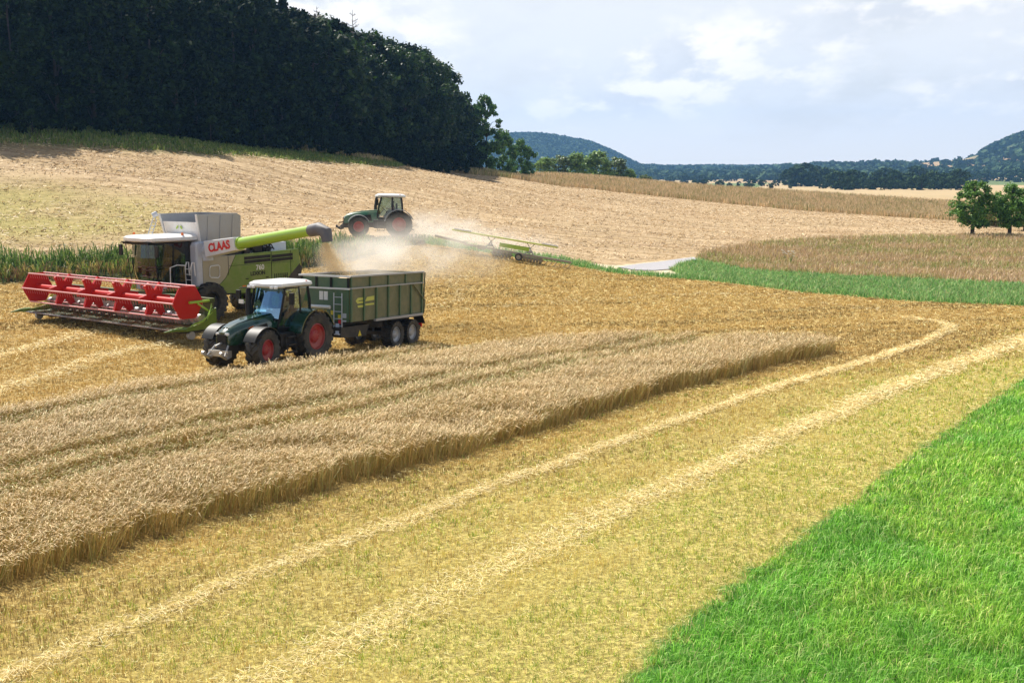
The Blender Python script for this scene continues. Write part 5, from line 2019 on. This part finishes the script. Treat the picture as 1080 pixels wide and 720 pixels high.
# grain falling from the spout into the trailer
tip = MC @ Vector((-.10, 9.85, 4.15))
V, Tt, Cc = [], [], []
n = 15000
r = np.random.default_rng(8)
u = r.random(n) ** 0.8
drop = 1.5 * u
sx = tip.x + (0.55 * u ** 1.5) + r.normal(0, 1, n) * (.11 + .30 * u)
sy = tip.y - 0.1 * u + r.normal(0, 1, n) * (.10 + .22 * u)
szz = tip.z - drop
c = np.c_[sx, sy, szz]
dq = r.normal(0, 1, (n, 3))
dq /= np.linalg.norm(dq, axis=1)[:, None]
eq = np.cross(dq, r.normal(0, 1, (n, 3)))
eq /= np.linalg.norm(eq, axis=1)[:, None]
s = 0.016 * r.uniform(.6, 1.3, n)[:, None]
V = np.stack([c - dq * s, c + eq * s * .6, c + dq * s, c - eq * s * .6], 1).reshape(-1, 3)
ob = link('falling_grain', soup('falling_grain', V, (np.arange(n) * 4)[:, None] + [0, 1, 2, 3], np.repeat(pal(n, [(0.92, 0.76, 0.50), (0.86, 0.68, 0.42)]), 4, 0), M_STRAW))
ob['kind'] = 'stuff'


# ------------------------------------------------------------------ trailed implement behind the second tractor
def implement():
    A = ground_at(462, 260)
    B = ground_at(602, 284)
    a3 = Vector((A[0], A[1], tz(*A)))
    b3 = Vector((B[0], B[1], tz(*B)))
    fwd = (a3 - b3).normalized()
    rz = math.atan2(fwd.y, fwd.x)
    pitch = -math.asin(fwd.z)
    L = (a3 - b3).length
    T = empty('field_roller', tuple(b3))
    T.matrix_world = Matrix.Translation(b3) @ Matrix.Rotation(rz, 4, 'Z') @ Matrix.Rotation(pitch, 4, 'Y')
    tag(T, 'long trailed implement with yellow green rail and dark rollers behind the distant tractor', 'implement')
    k = L / 11.2
    yl = M_LIMEY
    m = MB()
    m.box((4.6 * k, 0, .50), (9.0 * k, .16, .14))
    m.tube([(8.9 * k, 0, .6), (11.6 * k, .0, .75)], .09, 7)
    m.box((7.6 * k, 0, .48), (.5, .4, .3))
    m.build('drawbar', M_DUSTY, T)
    m = MB()
    m.box((5.8 * k, .1, 1.40), (8.9 * k, .16, .12))
    rail = m.build('rail', yl, T, bevel=.02)
    m = MB()
    for x in (1.7, 2.3, 9.0, 9.7):
        m.loft([[(x * k - .35, .02, 1.465), (x * k + .35, .02, 1.465), (x * k + .28, .02, 1.55), (x * k - .28, .02, 1.55)], [(x * k - .35, .2, 1.465), (x * k + .35, .2, 1.465), (x * k + .28, .2, 1.55), (x * k - .28, .2, 1.55)]])
    m.build('rail_plate', M_WHITE, rail)
    for x in (6.9, 3.6):
        m = MB()
        m.tube([(x * k + .35, .05, .5), (x * k, .05, 1.0), (x * k + .3, .05, 1.38)], .05, 6)
        m.tube([(x * k - .35, .05, .5), (x * k, .05, 1.0), (x * k - .3, .05, 1.38)], .05, 6)
        m.box((x * k, .05, .75), (.3, .25, .2))
        m.build('upright', M_MGREY, T)
    m = MB()
    m.box((4.9 * k, .22, .92), (2.5 * k, .05, .30))
    m.build('green_board', M_LIME2, T, bevel=.02)
    for x0, n_ in ((2.6, 8), (5.2, 6)):
        m = MB()
        for i in range(n_):
            m.lathe([(.05, -.02), (.34, -.03), (.36, 0), (.34, .03), (.05, .02)], (0, 0, 0), 16) if False else None
            c0 = (x0 * k + i * .24, -.35, .24)
            m.cyl((c0[0] - .09, c0[1], c0[2]), (c0[0] + .09, c0[1], c0[2]), .24, .24, 14)
        m.cyl((x0 * k - .2, -.35, .24), (x0 * k + n_ * .24, -.35, .24), .07)
        m.build('roller', M_DUSTY, T)
    m = MB()
    for i in range(7):
        x = .2 + i * .34
        m.tube([(x, -.1, .45), (x - .12, -.2, .25), (x + .05, -.25, .02)], .03, 5)
    m.box((1.3, -.1, .45), (2.6, .10, .08))
    m.build('tine_bar', M_DUSTY, T)
    for y in (.55, -.75):
        wheel(T, (4.4 * k, y, .28), .28, .22, M_DUSTY, .16, lugs=16, smooth_tread=True)


M_DUSTY = paint('dust_covered_steel', (0.34, 0.31, 0.26), 0.85, dust=.6)
M_LIMEY = paint('yellow_green_rail', (0.72, 0.80, 0.22), 0.4, dust=.2)
implement()
for pr in [o for o in COL.objects if o.parent is None and o.type == 'EMPTY' and 'label' not in o]:
    for c in list(pr.children):
        bpy.data.objects.remove(c)
    bpy.data.objects.remove(pr)
# ================================================================== daylight, clouds and air
SUN_EL, SUN_AZ = math.radians(52), math.radians(-38)      # azimuth measured from straight ahead, negative to the left
sv = Vector((math.sin(SUN_AZ) * math.cos(SUN_EL), math.cos(SUN_AZ) * math.cos(SUN_EL), math.sin(SUN_EL)))
ld = bpy.data.lights.new('sun', 'SUN')
ld.energy = 5.0
ld.angle = math.radians(0.55)
ld.color = (1.0, 0.95, 0.86)
lo = bpy.data.objects.new('sun', ld)
COL.objects.link(lo)
lo.rotation_euler = sv.to_track_quat('Z', 'Y').to_euler()
lo.location = sv * 60

wd = bpy.data.worlds.new('World')
SC.world = wd
wd.use_nodes = True
nt = wd.node_tree
nt.nodes.clear()


class W(NT):
    def __init__(s, tree):
        s.t = tree


w = W(nt)
sky = w.n('ShaderNodeTexSky', sky_type='NISHITA')
sky.sun_disc = False
sky.sun_elevation = SUN_EL
sky.sun_rotation = SUN_AZ
sky.air_density = 1.2
sky.dust_density = 2.0
sky.ozone_density = 1.2
gen = w.n('ShaderNodeTexCoord').outputs['Generated']
sp = w.n('ShaderNodeSeparateXYZ')
w.put(sp.inputs[0], gen)
# clouds lie on a flat layer: project the view direction on to it
zc = w.math('ADD', w.math('MAXIMUM', sp.outputs[2], 0.0), 0.25)
cv = w.n('ShaderNodeCombineXYZ')
w.put(cv.inputs[0], w.math('DIVIDE', sp.outputs[0], zc))
w.put(cv.inputs[1], w.math('DIVIDE', sp.outputs[1], zc))
vec = cv.outputs[0]
veil = w.noise(w.mapping(vec, (1.3, 1.0, 1), loc=(3.1, 0.4, 0)), 1.0, 6, 0.6)
c1 = w.noise(w.mapping(vec, (2.1, 1.35, 1), loc=(7.3, 2.2, 0)), 1.15, 9, 0.58)
c1s = w.noise(w.mapping(vec, (2.1, 1.35, 1), loc=(7.3 + 0.12, 2.2 - 0.12, 0.0)), 1.15, 9, 0.58)
base = w.mix(w.rng(veil, 0.34, 0.54, 0.0, 1.0), w.mix(0.90, sky.outputs[0], (6.5, 6.5, 6.5)), (7.2, 7.3, 7.45))
puff = w.rng(c1, 0.44, 0.62)
lit = w.rng(w.math('SUBTRACT', c1, c1s), -0.05, 0.06)
pc = w.mix(lit, (6.3, 6.45, 6.75), (9.2, 8.8, 8.3))
fade = w.rng(sp.outputs[2], 0.02, 0.07)
cl = w.mix(w.math('MULTIPLY', w.math('MULTIPLY', puff, 0.95), fade), base, pc)
low = w.rng(sp.outputs[2], 0.16, 0.45, 1.0, 0.12)
cl = w.mix(low, w.mix(1.0, sky.outputs[0], (0.8, 0.8, 0.8), 'MULTIPLY'), cl)
hz = w.mix(w.rng(sp.outputs[2], 0.0, 0.075, 0.9, 0.0), cl, (7.9, 7.45, 6.9))
bg = w.n('ShaderNodeBackground')
w.put(bg.inputs[0], hz)
bg.inputs[1].default_value = 0.085
wo = w.n('ShaderNodeOutputWorld')
nt.links.new(bg.outputs[0], wo.inputs[0])

SC.view_settings.view_transform = 'Standard'
SC.view_settings.look = 'None'
SC.view_settings.exposure = 0.62
SC.view_settings.gamma = 1.0
SC.view_settings.use_curve_mapping = False
SC.cycles.max_bounces = 8
SC.cycles.transparent_max_bounces = 12
SC.cycles.volume_bounces = 1
SC.cycles.volume_step_rate = 1.0
SC.cycles.volume_max_steps = 256

# haze: one closed box of thin even air round everything
hzb = MB()
hzb.box((0, 2050, 100), (8400, 4500, 270))
t = NT('thin_haze')
pv = t.n('ShaderNodeVolumePrincipled')
pv.inputs['Color'].default_value = (0.24, 0.52, 1.0, 1)
pv.inputs['Density'].default_value = 0.00011
pv.inputs['Anisotropy'].default_value = 0.35
t.t.links.new(pv.outputs[0], t.out.inputs['Volume'])
h = hzb.build('haze', t.m)
h['kind'] = 'stuff'


def dust_volume(name, c, size, rz, dens, seed, col, label):
    m = MB()
    # closed rounded body, the density thins out to nothing inside it
    rings = []
    for i in range(1, 12):
        ph = PI * i / 12
        rings.append([(math.sin(ph) * math.cos(2 * PI * k / 20), math.sin(ph) * math.sin(2 * PI * k / 20), -math.cos(ph)) for k in range(20)])
    m.loft(rings)
    t = NT(name)
    oc = t.n('ShaderNodeTexCoord').outputs['Object']
    ln = t.n('ShaderNodeVectorMath', operation='LENGTH')
    t.put(ln.inputs[0], oc)
    fall = t.rng(ln.outputs['Value'], 0.15, 0.93, 1.0, 0.0)
    nz = t.noise(t.mapping(oc, (size[0] * .42, size[1] * .42, size[2] * .8), loc=(seed, seed * 2.1, 0)), 1.0, 5, 0.6)
    d = t.math('MULTIPLY', t.math('MULTIPLY', fall, t.rng(nz, 0.40, 0.64)), dens)
    pv = t.n('ShaderNodeVolumePrincipled')
    pv.inputs['Color'].default_value = (*col, 1)
    pv.inputs['Anisotropy'].default_value = 0.3
    t.put(pv.inputs['Density'], d)
    t.t.links.new(pv.outputs[0], t.out.inputs['Volume'])
    o = m.build(name, t.m)
    o.location = c
    o.scale = size
    o.rotation_euler = (0, 0, rz)
    o['kind'] = 'stuff'
    return o


D1 = (0.99, 0.95, 0.88)
p = at(385, 274, 54)
dust_volume('grain_dust', tuple(p), (3.2, 3.4, 1.6), -0.5, 0.62, 1.3, D1, '')
p = at(440, 266, 59)
dust_volume('grain_dust', tuple(p), (6.5, 5, 2.3), -0.4, 0.30, 4.7, D1, '')
p = at(462, 247, 90)
dust_volume('field_dust', tuple(p), (6.5, 4.5, 2.6), -0.15, 0.34, 2.9, (0.98, 0.94, 0.88), '')
p = at(520, 262, 92)
dust_volume('field_dust', tuple(p), (8.5, 4.5, 2.4), -0.2, 0.20, 6.1, (0.98, 0.94, 0.88), '')
